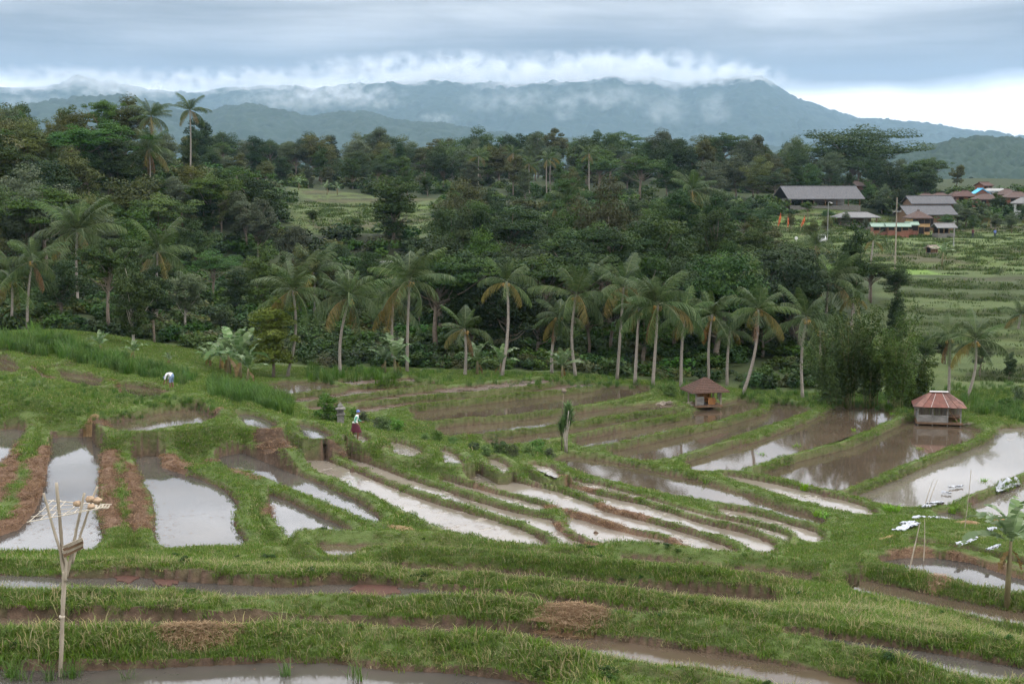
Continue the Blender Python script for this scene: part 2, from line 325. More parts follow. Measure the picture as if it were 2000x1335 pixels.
# unproject the outlines; the near rim of a paddy is hidden by the top of its own bund, so those points ride on the bund
def wobble(poly): return poly
for q in POLYS:
    pts = q['px']; n = len(pts); dens = []
    area = sum(pts[i][0] * pts[(i + 1) % n][1] - pts[(i + 1) % n][0] * pts[i][1] for i in range(n)); sg = 1 if area > 0 else -1
    for i in range(n):
        (x0, y0), (x1, y1) = pts[i], pts[(i + 1) % n]
        k = max(1, int(math.hypot(x1 - x0, y1 - y0) / 14)); l = math.hypot(x1 - x0, y1 - y0) or 1
        ny = -sg * (x1 - x0) / l; nx_ = sg * (y1 - y0) / l   # outward normal, image y downwards
        gr = -.9 if q['hb'] == .19 else 2.6 if q['z'] < 5.7 and q['kind'] in ('slurry', 'clear') else (.2 if q['z'] > 3.3 and q['kind'] in ('mud', 'brown') and q['z'] < 4.7 else 1.8 if q['z'] < 8 else 0)
        for j in range(k):
            t = j / k; dens.append((x0 + (x1 - x0) * t + nx_ * gr, y0 + (y1 - y0) * t + ny * gr, max(0, ny)))
    m = len(dens)
    nn = [sum(dens[(i + o) % m][2] for o in (-1, 0, 1)) / 3 for i in range(m)]
    w = [at(x, y, q['z'] + (q['hb'] + .07) * nn[i]) for i, (x, y, _) in enumerate(dens)]
    q['w'] = np.array([(p.x, p.y) for p in w])
    for p in w[::4]: CTRL.append((p.x, p.y, q['z'] + .08))
CT = np.array(CTRL)
# drop near-duplicates, fit a membrane through the control points
key = np.round(CT[:, :2] / .6).astype(int); _, ui = np.unique(key, axis=0, return_index=True); CT = CT[np.sort(ui)]
def _phi(d2): return np.sqrt(d2 + 1.0)
A = _phi(((CT[:, None, :2] - CT[None, :, :2]) ** 2).sum(-1)); n = len(CT)
A[np.arange(n), np.arange(n)] -= .08                       # a little slack
M_ = np.zeros((n + 3, n + 3)); M_[:n, :n] = A; M_[:n, n] = 1; M_[:n, n + 1:] = CT[:, :2]; M_[n, :n] = 1; M_[n + 1:, :n] = CT[:, :2].T
sol = np.linalg.solve(M_, np.concatenate([CT[:, 2], np.zeros(3)]))
CA = np.linspace(-.50, .50, 100); CR = np.geomspace(5, 640, 230) - 4    # coarse fan: tangent of azimuth, metres ahead
APEX = 4.0
gx = CA[None, :] * (CR[:, None] + APEX); gy = np.repeat(CR[:, None], len(CA), 1)
BASE = np.zeros_like(gx)
for r in range(len(CR)):
    d2 = (gx[r][:, None] - CT[None, :, 0]) ** 2 + (gy[r][:, None] - CT[None, :, 1]) ** 2
    BASE[r] = _phi(d2) @ sol[:n] + sol[n] + gx[r] * sol[n + 1] + gy[r] * sol[n + 2]
def fan_lookup(grid, ax, rows, x, y):
    x = np.asarray(x, float); y = np.asarray(y, float)
    a = np.clip(x / (y + APEX), ax[0], ax[-1]); u = np.interp(a, ax, np.arange(len(ax))); v = np.interp(y, rows, np.arange(len(rows)))
    i = np.clip(np.floor(v).astype(int), 0, len(rows) - 2); j = np.clip(np.floor(u).astype(int), 0, len(ax) - 2); fv = v - i; fu = u - j
    return (grid[i, j] * (1 - fu) + grid[i, j + 1] * fu) * (1 - fv) + (grid[i + 1, j] * (1 - fu) + grid[i + 1, j + 1] * fu) * fv

def poly_sd(poly, x, y):
    """signed distance, negative inside"""
    d = np.full(x.shape, 1e9); inside = np.zeros(x.shape, bool); n = len(poly)
    for i in range(n):
        ax, ay = poly[i]; bx, by = poly[(i + 1) % n]
        ex, ey = bx - ax, by - ay; l2 = ex * ex + ey * ey + 1e-12
        t = np.clip(((x - ax) * ex + (y - ay) * ey) / l2, 0, 1)
        d = np.minimum(d, (x - ax - t * ex) ** 2 + (y - ay - t * ey) ** 2)
        c = ((ay > y) != (by > y))
        if c.any(): inside ^= c & (x < ex * (y - ay) / (ey if abs(ey) > 1e-12 else 1e-12) + ax)
    d = np.sqrt(d); return np.where(inside, -d, d)

# open hillsides that are cut into small steps: world outline from pixels, step height
def wpoly(pts): return np.array([(at_y(px, py, y).x, y) for px, py, y in pts])
STEPS = [(wpoly([(1690,0,122),(2250,0,118),(2250,0,190),(1700,0,190)]), .62), (wpoly([(1560,0,192),(2250,0,190),(2250,0,292),(1560,0,300),(1480,0,262)]), .42),
         (wpoly([(560,0,238),(860,0,238),(850,0,322),(560,0,325),(545,0,262)]), .55), (wpoly([(380,0,124),(860,0,128),(860,0,180),(420,0,186)]), .75), (wpoly([(-150,0,84),(150,0,83),(420,0,92),(430,0,106),(-150,0,116)]), .36)]
def ground_eval(x, y):
    """height and surface marks for arrays of points"""
    z = fan_lookup(BASE, CA, CR, x, y)
    z = z + fbm(x * .16, y * .16, 3, 3) * np.clip((y - 12) / 30, .10, .35)
    step = np.zeros_like(x); lvl = np.zeros_like(x); riser = np.zeros_like(x); claimed = np.zeros(x.shape, bool)
    for poly, h in STEPS:
        lo = poly.min(0); hi = poly.max(0); m = (x > lo[0]) & (x < hi[0]) & (y > lo[1]) & (y < hi[1])
        if not m.any(): continue
        sd = poly_sd(poly, x[m], y[m]); w = np.clip(-sd / 5, 0, 1)
        zz = z[m] + fbm(x[m] * .04, y[m] * .04, 21, 3) * h * 1.6
        k = np.floor(zz / h); f = zz / h - k
        zq = (k + np.clip((f - .80) / .20, 0, 1) ** 1.5 + .20 * np.exp(-((f - .05) / .06) ** 2)) * h
        z[m] = z[m] * (1 - w) + zq * w
        ws = np.clip((-sd + 5 * fbm(x[m] * .07, y[m] * .07, 23, 3) + 1) / 4, 0, 1)
        step[m] = np.maximum(step[m], ws); lvl[m] = np.where(w > .1, _hash(k, np.floor((x[m] + 9 * fbm(x[m] * .02, y[m] * .02, 29, 2)) / 26 + k * .37), 5), lvl[m])
        riser[m] = np.maximum(riser[m], w * np.clip((f - .76) / .06, 0, 1))
    zo = z.copy(); inside = np.full(x.shape, -1, int); sdmin = np.full(x.shape, 9.0); zi = z.copy()
    wob = fbm(x * .9, y * .9, 31, 3) * .16 + fbm(x * .25, y * .25, 37, 2) * .22
    for qi in sorted(range(len(POLYS)), key=lambda i: -POLYS[i]['z']):
        q = POLYS[qi]; w = q['w']; lo = w.min(0) - 3; hi = w.max(0) + 3
        m = (x > lo[0]) & (x < hi[0]) & (y > lo[1]) & (y < hi[1])
        if not m.any(): continue
        k = min(.42, .2 + .3 * max(0, (q['w'][:, 1].mean() - 20) / 30))
        sd = poly_sd(w, x[m], y[m]) + wob[m] * k
        hb = q['hb'] * (1 + .25 * fbm(x[m] * .35, y[m] * .35, 41 + qi, 2))
        tt = np.clip(sd / (q['wb'] * (.6 if q['z'] < 8 else 1.0)), 0, 1)
        prof = hb * (.35 + .65 * np.sqrt(tt)) if q['z'] < 8 else hb * (.10 + .90 * tt)
        cand = q['z'] + prof - q['s'] * np.maximum(0, sd - q['wb'] * (1 + .3 * fbm(x[m] * .3, y[m] * .3, 77, 2)))
        out = sd >= 0
        t = zo[m]; t = np.where(out, np.maximum(t, cand), t); zo[m] = t
        ins = ~out & ~claimed[m]; claimed[m] |= (sd < q['wb'] * .9) & ~ins; im = inside[m]; zim = zi[m]
        depth = .05 + .14 * np.clip(-sd / .5, 0, 1)
        if q['kind'] in ('slurry', 'mud', 'brown'): depth = depth - np.clip(fbm(x[m] * 1.1, y[m] * .6, 95, 4) - (.42 if q['kind'] != 'brown' else .62), 0, .3) * 1.1
        zim = np.where(ins, q['z'] - depth, zim); im = np.where(ins, qi, im); inside[m] = im; zi[m] = zim
        sdmin[m] = np.minimum(sdmin[m], np.abs(sd))
    lump = fbm(x * 1.9, y * 1.9, 51, 3) * .06 + fbm(x * .6, y * .6, 57, 2) * .085
    zo = zo + lump * np.clip((200 - y) / 100, .0, 1)
    zf = np.where(inside >= 0, zi + lump * .12, zo)
    return zf, inside, sdmin, step, lvl, riser

# rows: finer near the camera, so that every row is about a pixel high in the picture
rows = [1.0, 3, 5, 7, 9, 11, 12.5, 13.5, 14.5, 15.3]; y = 16.0
while y < 131:
    rows.append(y); drop = float(np.interp(y, [16, 19, 24, 30, 40, 55, 80, 130], [6.2, 6.5, 7.4, 8.5, 11, 14.5, 15.5, 17])); y += (1.0 if y < 84 or y > 119 else .52) * y * y / (1422 * drop) + .004
ROWS = np.array(rows); COLS = np.linspace(-.43, .43, 720)
GX = COLS[None, :] * (ROWS[:, None] + APEX); GY = np.repeat(ROWS[:, None], len(COLS), 1)
GZ, GIN, GSD, GST, GLV, GRI = ground_eval(GX, GY)
# far part of the ground
rows2 = [ROWS[-1] - .6]
while rows2[-1] < 600: rows2.append(rows2[-1] * 1.006 + .1)
ROWS2 = np.array(rows2); COLS2 = np.linspace(-.46, .46, 330)
GX2 = COLS2[None, :] * (ROWS2[:, None] + APEX); GY2 = np.repeat(ROWS2[:, None], len(COLS2), 1)
GZ2, GIN2, GSD2, GST2, GLV2, GRI2 = ground_eval(GX2, GY2); GZ2[0] -= .25
def ground(x, y):
    return float(fan_lookup(GZ, COLS, ROWS, x, y)) if y < ROWS[-1] else float(fan_lookup(GZ2, COLS2, ROWS2, x, y))
def hit(px, py, lo=14.0, hi=560.0):
    """where the ray through a pixel meets the ground"""
    d = ray(px, py); ys = np.geomspace(lo, hi, 1500); xs = d.x / d.y * ys; zs = CAM_Z + d.z / d.y * ys
    g = np.where(ys < ROWS[-1], fan_lookup(GZ, COLS, ROWS, xs, ys), fan_lookup(GZ2, COLS2, ROWS2, xs, ys))
    k = np.argmax(zs < g)
    if zs[k] >= g[k]: k = len(ys) - 1
    return Vector((xs[k], ys[k], g[k]))
def on(px, y):                                # on the ground, y metres ahead, in the pixel column px
    x = (px - 1000) / FPX * (y * CP + (CAM_Z - 8) * SP); return Vector((x, y, ground(x, y)))

# ---- ground material
def ground_material():
    m, nt, b = new_mat("ground"); L = nt.links.new
    geo = nt.nodes.new('ShaderNodeNewGeometry'); sp = nt.nodes.new('ShaderNodeSeparateXYZ'); L(geo.outputs['True Normal'], sp.inputs[0])
    n1 = noise_node(nt, .35, 6, .6); n2 = noise_node(nt, 5.0, 5, .65); n3 = noise_node(nt, 28, 3, .6)
    grass = ramp_node(nt, n1, [(.3, (.050, .085, .022)), (.55, (.082, .125, .034)), (.75, (.12, .14, .045))])
    grass = mix_rgb(nt, math_node(nt, 'MULTIPLY', n2, .35), grass, (.16, .15, .07))
    soil = ramp_node(nt, n2, [(.25, (.038, .026, .018)), (.5, (.080, .053, .036)), (.75, (.145, .098, .067))])
    straw = ramp_node(nt, n3, [(.3, (.075, .042, .027)), (.5, (.140, .084, .053)), (.72, (.25, .168, .108))])
    rice = ramp_node(nt, n2, [(.3, (.10, .19, .03)), (.7, (.17, .27, .05))])
    steep = math_node(nt, 'MULTIPLY', math_node(nt, 'SUBTRACT', math_node(nt, 'ADD', .80, math_node(nt, 'MULTIPLY', math_node(nt, 'SUBTRACT', n2, .5), .5)), sp.outputs[2]), 7.0, True)
    s_at = attr_node(nt, 'soil'); st = attr_node(nt, 'straw'); ri = attr_node(nt, 'rice'); wood_shade = attr_node(nt, 'wood')
    sf = math_node(nt, 'MAXIMUM', math_node(nt, 'MULTIPLY', steep, attr_node(nt, 'cut')), s_at)
    col = mix_rgb(nt, ri, grass, rice); col = mix_rgb(nt, sf, col, soil); col = mix_rgb(nt, st, col, straw)
    col = mix_rgb(nt, wood_shade, col, (.022, .030, .012))  # dark wood floor, and painted shade on the risers and lower left slope
    L(col, b.inputs['Base Color']); b.inputs['Roughness'].default_value = .9; b.inputs['Specular IOR Level'].default_value = .15
    bump(nt, b, math_node(nt, 'ADD', n2, math_node(nt, 'MULTIPLY', n3, .5)), .7, .06)
    return m
MAT_GROUND = ground_material()

STRAW = [  # bunds freshly plastered with mud and straw, bare cut banks: (pixels), level, half width
    ([(925,948),(984,966),(1055,984),(1108,1000),(1178,1022),(1248,1042),(1319,1062)], 4.8, .42), ([(1083,1020),(1095,1040),(1120,1053),(1160,1066),(1205,1062)], 4.9, .42),
    ([(1055,926),(1100,937),(1160,950)], 4.6, .35), ([(1165,985),(1200,996),(1270,1012)], 4.6, .4), ([(1318,1060),(1350,1072)], 4.8, .8),
    ([(212,880),(210,930),(212,980),(216,1025)], 5.9, .55), ([(247,905),(258,950),(268,990),(275,1020)], 5.9, .55), ([(325,893),(345,912)], 5.7, .9),
    ([(92,870),(80,930),(60,985),(10,1030)], 6.0, .8), ([(30,870),(10,930),(-10,980)], 6.0, .6), ([(450,917),(500,936)], 5.4, .35), ([(525,985),(528,1010)], 5.4, .4),
    ([(200,812),(290,800),(385,790)], 6.9, 1.6, 1), ([(530,845),(545,870),(520,862)], 6.0, .9, 1), ([(400,880),(470,872)], 5.9, .7, 1), ([(640,880),(720,880)], 5.4, .5, 1), ([(740,880),(830,895)], 5.2, .3, 1),
    ([(0,1068),(60,1085),(120,1090)], 6.1, .5, 1), ([(220,752),(238,768),(280,775),(320,765)], 6.5, .4, 1), ([(75,730),(95,742)], 6.9, .7, 1), ([(1860,1085),(1930,1105),(2000,1128)], 6.3, .35), ([(1740,1085),(1800,1080),(1860,1090)], 6.3, .3)]
def seg_dist(poly, x, y):
    d = np.full(x.shape, 1e9)
    for i in range(len(poly) - 1):
        ax, ay = poly[i]; bx, by = poly[i + 1]; ex, ey = bx - ax, by - ay; t = np.clip(((x - ax) * ex + (y - ay) * ey) / (ex * ex + ey * ey + 1e-9), 0, 1)
        d = np.minimum(d, np.hypot(x - ax - t * ex, y - ay - t * ey))
    return d
def straw_mark(x, y, soil=False):
    s = np.zeros(x.shape); nz = fbm(x * 1.3, y * 1.3, 91, 3)
    for line, z, hw, *bare in STRAW:
        if bool(bare) != soil: continue
        w = [(at(px, py, z).x, at(px, py, z).y) for px, py in line]; a = np.array(w); m = (x > a[:, 0].min() - 3) & (x < a[:, 0].max() + 3) & (y > a[:, 1].min() - 3) & (y < a[:, 1].max() + 3)
        if m.any(): s[m] = np.maximum(s[m], np.clip((hw - seg_dist(w, x[m], y[m]) + nz[m] * hw * .7) / .25, 0, 1))
    return s
GSL = np.hypot(np.gradient(GZ, axis=0) / np.gradient(ROWS)[:, None], np.gradient(GZ, axis=1) / ((ROWS + APEX)[:, None] * (COLS[1] - COLS[0])))
GSTRAW = straw_mark(GX, GY); GBARE = straw_mark(GX, GY, True)
PATCH = fbm(GX * .5, GY * .5, 63, 4)
MUDK = np.array([1.0 if q['kind'] else 0 for q in POLYS])
SCARP = wpoly([(572,0,226),(640,0,224),(760,0,226),(862,0,229),(862,0,238),(572,0,238)])
def ground_mesh(name, X, Y, Z, IN, SD, ST, LV, RI, STR, wood):
    r, c = X.shape; idx = np.arange(r * c).reshape(r, c)
    F = np.stack([idx[:-1, :-1], idx[:-1, 1:], idx[1:, 1:], idx[1:, :-1]], -1).reshape(-1, 4)
    soil = np.where(IN >= 0, 1.0, np.clip((np.where(Y > 80, .05, np.where(Y > 45, .10, .08)) - SD) / .06, 0, 1))
    bare = np.clip((fbm(X * .45, Y * .45, 63, 4) + .22 * (Y < 48) - .52) * 5, 0, 1) * (Y < 110)
    soil = np.maximum(soil, bare * .8)
    if name == 'ground': soil = np.maximum(soil, GBARE)
    soil = np.maximum(soil, np.where((ST > .5) & (LV > .70) & (Y > 185), .65, 0)); rice = np.where((ST > .5) & (LV > .12) & (LV < .22) & (Y > 190), np.where(X > 0, .7, .3), 0); soil = np.maximum(soil, RI * np.where(Y > 185, .55, np.where(Y < 118, .8, .35)))  # bare soil on the risers also stands in for their faint shading
    soil = np.maximum(soil, np.clip(-poly_sd(SCARP, X, Y) + fbm(X * .2, Y * .2, 5, 2), 0, 1) * .85) if Y.max() > 200 else soil
    me = np_mesh(name, np.stack([X, Y, Z], -1).reshape(-1, 3), F, MAT_GROUND, True,
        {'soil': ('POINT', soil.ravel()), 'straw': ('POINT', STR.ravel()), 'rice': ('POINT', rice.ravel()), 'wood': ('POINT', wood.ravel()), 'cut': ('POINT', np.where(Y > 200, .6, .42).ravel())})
    return tag(link(name, me), kind='structure')
ground_mesh("ground", GX, GY, GZ, GIN, GSD, GST, GLV, GRI, GSTRAW, np.clip((GY - 117) / 6, 0, 1) * np.maximum((1 - GST) * .8, np.maximum(GRI * .75, np.where(GY > 118, .34 + .3 * (GLV > .5), 0))))  # wood floor; riser shading is put into this dark tint too
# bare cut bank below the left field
wood_shade_far = np.clip(.28 * (GY2 > 230) * (GX2 < 0) + np.maximum((1 - GST2) * .85, np.maximum(GRI2 * np.where(GY2 < 200, .75, .45), (.34 + .30 * (GLV2 > .5)) * (GY2 < 192) + (.14 + .2 * (GLV2 > .55)) * (GY2 >= 192) * (GX2 > 0)) + .32 * (GY2 < 190) * (GX2 < 0)), 0, .9)  # also puts riser shading and the left slope's tree shade into the colour
ground_mesh("far_ground", GX2, GY2, GZ2, GIN2, GSD2, GST2, GLV2, GRI2, GX2 * 0, wood_shade_far)
# valley floor out to the horizon
vf = MB(); vf.add([(-6000, -400, -6), (6000, -400, -6), (6000, 7000, -6), (-6000, 7000, -6)], [(0, 1, 2, 3)])
MAT_FLOOR = simple("valley_floor", (.03, .05, .02), (.06, .085, .03), .02, .95, 0)
tag(vf.build("valley_floor", MAT_FLOOR), kind='structure')

# ---- water
def water_mat(name, deep, silt, mud=0.0, rough=.045, bs=.10):
    m, nt, b = new_mat(name); L = nt.links.new
    n1 = noise_node(nt, .22, 5, .6); n2 = noise_node(nt, 2.2, 4, .6, scl=(1, .45, 1)); n3 = noise_node(nt, 9.0, 3, .55, scl=(1, .55, 1)); n4 = noise_node(nt, 1.0, 6, .68)
    col = ramp_node(nt, n1, [(.35, deep), (.65, silt)])
    b.inputs['IOR'].default_value = 1.36
    mudf = ramp_node(nt, n4, [(.62 - mud, (0, 0, 0)), (.70 - mud, (1, 1, 1))])
    col = mix_rgb(nt, mudf, col, tuple(c * 1.15 for c in silt))
    L(col, b.inputs['Base Color'])
    L(math_node(nt, 'ADD', rough, math_node(nt, 'MULTIPLY', mudf, .30)), b.inputs['Roughness'])
    bump(nt, b, math_node(nt, 'ADD', math_node(nt, 'MULTIPLY', n3, .35), math_node(nt, 'ADD', n2, math_node(nt, 'MULTIPLY', mudf, .4))), bs, .02)
    return m
WATER = {'clear': water_mat("paddy_water_clear", (.055, .050, .045), (.085, .074, .062), -.10, .03, .06),
         'brown': water_mat("paddy_water_brown", (.062, .046, .032), (.092, .068, .047), -.06, .05, .08),
         'pale': water_mat("paddy_water_pale", (.105, .090, .072), (.15, .130, .104), -.04, .04, .08),
         'slurry': water_mat("paddy_slurry", (.15, .127, .10), (.22, .19, .155), .06, .06, .30),
         'mud': water_mat("paddy_mud", (.048, .031, .021), (.078, .050, .034), .16, .22, .6)}
DIL = np.zeros(GIN.shape, bool)
for qi, q in enumerate(POLYS):
    ins = GIN == qi; rr = np.where(ins.any(1))[0]
    if len(rr) == 0: continue
    cell = ins[:-1, :-1] | ins[1:, :-1] | ins[:-1, 1:] | ins[1:, 1:]
    c2 = cell.copy(); c2[1:] |= cell[:-1]; c2[:-1] |= cell[1:]; c2[:, 1:] |= cell[:, :-1]; c2[:, :-1] |= cell[:, 1:]
    V = []; F = []
    for r in np.where(c2.any(1))[0]:
        row = np.concatenate([[0], c2[r].astype(int), [0]]); dd = np.diff(row); a = np.where(dd == 1)[0]; b = np.where(dd == -1)[0]
        for i, j in zip(a, b):
            k = len(V); V += [(GX[r, i], GY[r, i], q['z']), (GX[r, j], GY[r, j], q['z']), (GX[r + 1, j], GY[r + 1, j], q['z']), (GX[r + 1, i], GY[r + 1, i], q['z'])]
            F.append((k, k + 1, k + 2, k + 3))
    me = np_mesh("paddy_water", np.array(V) - np.array([0, 0, .02]), np.array(F), WATER[q['kind']])
    tag(link("paddy_mud" if q['kind'] == 'mud' else "paddy_water", me), kind='structure')
# ------------------------------------------------------------------ far hills and mountain
def forest_hill_mat(name, a, b_, scale):
    m, nt, b = new_mat(name); L = nt.links.new
    n1 = noise_node(nt, scale, 6, .65); n2 = noise_node(nt, scale * 12, 3, .6)
    col = ramp_node(nt, n1, [(.3, a), (.7, b_)]); col = mix_rgb(nt, math_node(nt, 'MULTIPLY', n2, .5), col, tuple(c * 1.6 for c in b_))
    L(col, b.inputs['Base Color']); b.inputs['Roughness'].default_value = .95; b.inputs['Specular IOR Level'].default_value = .1
    return m
MAT_HILL = forest_hill_mat("hill_forest", (.014, .024, .014), (.030, .046, .024), .012)
def hill(name, ridge, D, depth, base, nx, ny, seed, canopy=4.0, gully=14.0, ups=1.0):
    """ridge: skyline as pixels, D metres away; the slope runs `depth` metres towards the camera"""
    rx = np.array([at_y(px, py, D).x for px, py in ridge]); rz = np.array([at_y(px, py, D).z for px, py in ridge])
    x = np.linspace(rx[0], rx[-1], nx); t = np.linspace(0, 1.25, ny)
    X, T = np.meshgrid(x, t); Yw = D - depth + depth * T; U = X.copy(); q = D / 2300.0; cw = D / 260.0
    X = X * (Yw / D)                                       # follow the fan so the flank keeps its width
    top = np.interp(U, rx, rz)
    prof = np.where(T <= 1, np.sin(np.clip(T, 0, 1) * math.pi / 2) ** ups, 1 - (T - 1) * 1.2)
    spur = 1 - np.abs(vnoise(U / (150 * q) + 1.2 * fbm(U / (300 * q), T * 2, seed, 2), T * .9, seed + 4) * 2 - 1)
    spur2 = 1 - np.abs(vnoise(U / (52 * q) + .8 * fbm(U / (90 * q), T * 3, seed + 2, 2), T * 2.2, seed + 6) * 2 - 1)
    g = ((spur - .5) * 1.3 + (spur2 - .5) * .6) * gully * np.clip(T * 1.5, 0, 1) * np.clip(1.04 - T, .06, 1)
    can = (.5 - np.abs(vnoise(X / cw, Yw / (cw * 1.6), seed + 3) - .5)) * 2 * canopy + fbm(X / cw / 1.7, Yw / cw / 2, seed + 9, 3) * canopy * 1.3
    Z = base + (top - base) * prof + g + can - canopy * .6
    idx = np.arange(nx * ny).reshape(ny, nx); F = np.stack([idx[:-1, :-1], idx[:-1, 1:], idx[1:, 1:], idx[1:, :-1]], -1).reshape(-1, 4)
    return tag(link(name, np_mesh(name, np.stack([X, Yw, Z], -1).reshape(-1, 3), F, MAT_HILL, False)), kind='structure')
hill("mountain", [(-300,215),(-100,200),(60,185),(150,166),(230,172),(330,190),(400,193),(440,183),(520,177),(620,183),(700,180),(800,176),(900,174),(1050,170),(1200,170),(1330,165),(1400,158),(1450,162),(1490,170),(1530,188),(1560,202),(1620,222),(1700,244),(1800,259),(1900,270),(2000,278),(2200,288),(2350,296)], 10000, 3800, -5, 760, 200, 5, 22, 170)
hill("foothill", [(-300,200),(-150,205),(0,222),(60,212),(110,206),(170,199),(240,196),(290,208),(340,222),(390,232),(430,218),(480,212),(540,222),(600,238),(650,228),(700,222),(750,236),(800,250),(860,246),(930,258),(1000,268),(1200,276),(1450,288),(1700,316),(2100,335)], 5200, 1600, -5, 520, 130, 15, 14, 62)
hill("wooded_hill", [(1400,352),(1640,330),(1720,312),(1760,302),(1800,292),(1860,284),(1920,277),(2000,280),(2100,278),(2300,290)], 2600, 800, 5, 330, 140, 25, 9.5, 22)

# ------------------------------------------------------------------ scattering by geometry nodes (only for what nobody could count)
def scatter(name, meshes, pts, scl, rz, tilt=None, idx=None, seed=0):
    coll = bpy.data.collections.new(name + "_pieces")
    for i, me in enumerate(meshes): coll.objects.link(bpy.data.objects.new("%s_piece_%02d" % (name, i), me))
    n = len(pts); me = bpy.data.meshes.new(name); me.vertices.add(n); me.vertices.foreach_set('co', np.asarray(pts, dtype=np.float32).ravel())
    rng = np.random.default_rng(seed)
    if idx is None: idx = rng.integers(0, len(meshes), n)
    rot = np.zeros((n, 3), dtype=np.float32); rot[:, 2] = rz
    if tilt is not None: rot[:, :2] = tilt
    a = me.attributes.new('rot', 'FLOAT_VECTOR', 'POINT'); a.data.foreach_set('vector', rot.ravel())
    a = me.attributes.new('scl', 'FLOAT_VECTOR', 'POINT'); a.data.foreach_set('vector', np.asarray(scl, dtype=np.float32).ravel())
    a = me.attributes.new('idx', 'INT', 'POINT'); a.data.foreach_set('value', np.asarray(idx, dtype=np.int32))
    o = link(name, me); tag(o, kind='stuff')
    ng = bpy.data.node_groups.new(name, 'GeometryNodeTree')
    ng.interface.new_socket('Geometry', in_out='INPUT', socket_type='NodeSocketGeometry'); ng.interface.new_socket('Geometry', in_out='OUTPUT', socket_type='NodeSocketGeometry')
    N = ng.nodes.new; gi = N('NodeGroupInput'); go = N('NodeGroupOutput'); ci = N('GeometryNodeCollectionInfo'); iop = N('GeometryNodeInstanceOnPoints')
    ci.inputs['Collection'].default_value = coll; ci.inputs['Separate Children'].default_value = True; ci.inputs['Reset Children'].default_value = True
    def na(an, t): q = N('GeometryNodeInputNamedAttribute'); q.data_type = t; q.inputs['Name'].default_value = an; return q.outputs['Attribute']
    K = ng.links.new; K(gi.outputs[0], iop.inputs['Points']); K(ci.outputs[0], iop.inputs['Instance']); iop.inputs['Pick Instance'].default_value = True
    K(na('idx', 'INT'), iop.inputs['Instance Index']); K(na('rot', 'FLOAT_VECTOR'), iop.inputs['Rotation']); K(na('scl', 'FLOAT_VECTOR'), iop.inputs['Scale']); K(iop.outputs[0], go.inputs[0])
    md = o.modifiers.new('scatter', 'NODES'); md.node_group = ng
    return o

MAT_GRASS = leaf_mat("grass_blades", (.090, .146, .036), (.135, .192, .055), (.30, .265, .15), .6, .35, .012, .15)
MAT_REED = leaf_mat("tall_grass", (.060, .115, .032), (.095, .155, .048), (.15, .19, .07), .5, .35, .012, .2)
MAT_STRAW = leaf_mat("straw", (.20, .12, .065), (.36, .25, .15), (.52, .42, .28), .8, .1, .01, .15)
MAT_HEAP = leaf_mat("matted_straw", (.11, .075, .048), (.22, .155, .10), (.38, .30, .21), .9, .05, .006, .1)
MAT_LITTER = leaf_mat("straw_litter", (.072, .042, .027), (.145, .090, .056), (.32, .23, .15), .9, .05, .01, .2)
def tuft(nb, rad, h, w, seed, mat, lean=.5, dry=.12):
    rng = np.random.default_rng(seed); V = []; F = []; T = []
    for i in range(nb):
        a = rng.random() * 6.283; r = rad * math.sqrt(rng.random()); b = rng.random() * 6.283; hh = h * (.55 + .6 * rng.random()); l = lean * hh * (.25 + rng.random())
        c = np.array([r * math.cos(a), r * math.sin(a), -.02]); d = np.array([math.cos(b), math.sin(b), 0]); s = np.array([-d[1], d[0], 0]) * w * (.6 + .7 * rng.random()) / 2
        m = c + d * l * .35 + np.array([0, 0, hh * .62]); t = c + d * l + np.array([0, 0, hh * (1 - .25 * lean * rng.random())]); k = len(V)
        V += [c - s, c + s, m - s * .8, m + s * .8, t - s * .12, t + s * .12]; F += [(k, k + 1, k + 3, k + 2), (k + 2, k + 3, k + 5, k + 4)]
        ti = rng.random() * .6 if rng.random() > dry else .85 + .15 * rng.random(); T += [ti, ti]
    return np_mesh("grass_tuft", np.array(V), np.array(F), mat, False, {'tint': ('FACE', T)})
NEAR = [tuft(22, .11, .095, .011, 100 + i, MAT_GRASS, .8, .07) for i in range(4)] + [tuft(11, .10, .17, .010, 120 + i, MAT_GRASS, 1.3, .40) for i in range(1)] + [tuft(20, .12, .075, .011, 130 + i, MAT_GRASS, 1.5, .75) for i in range(2)]
MID = [tuft(34, .22, .085, .014, 140 + i, MAT_GRASS, .6) for i in range(4)]
FARG = [tuft(36, .30, .095, .022, 160 + i, MAT_GRASS, .8) for i in range(3)]
MAT_DGRASS = leaf_mat("riser_shade_grass", (.035, .060, .018), (.060, .090, .028), (.11, .125, .05), .6, .3, .012, .2)  # dark tufts, mostly on risers, carry the weak riser shading in their colour
FARD = [tuft(34, .46, .14, .030, 170 + i, MAT_DGRASS, .8) for i in range(3)]
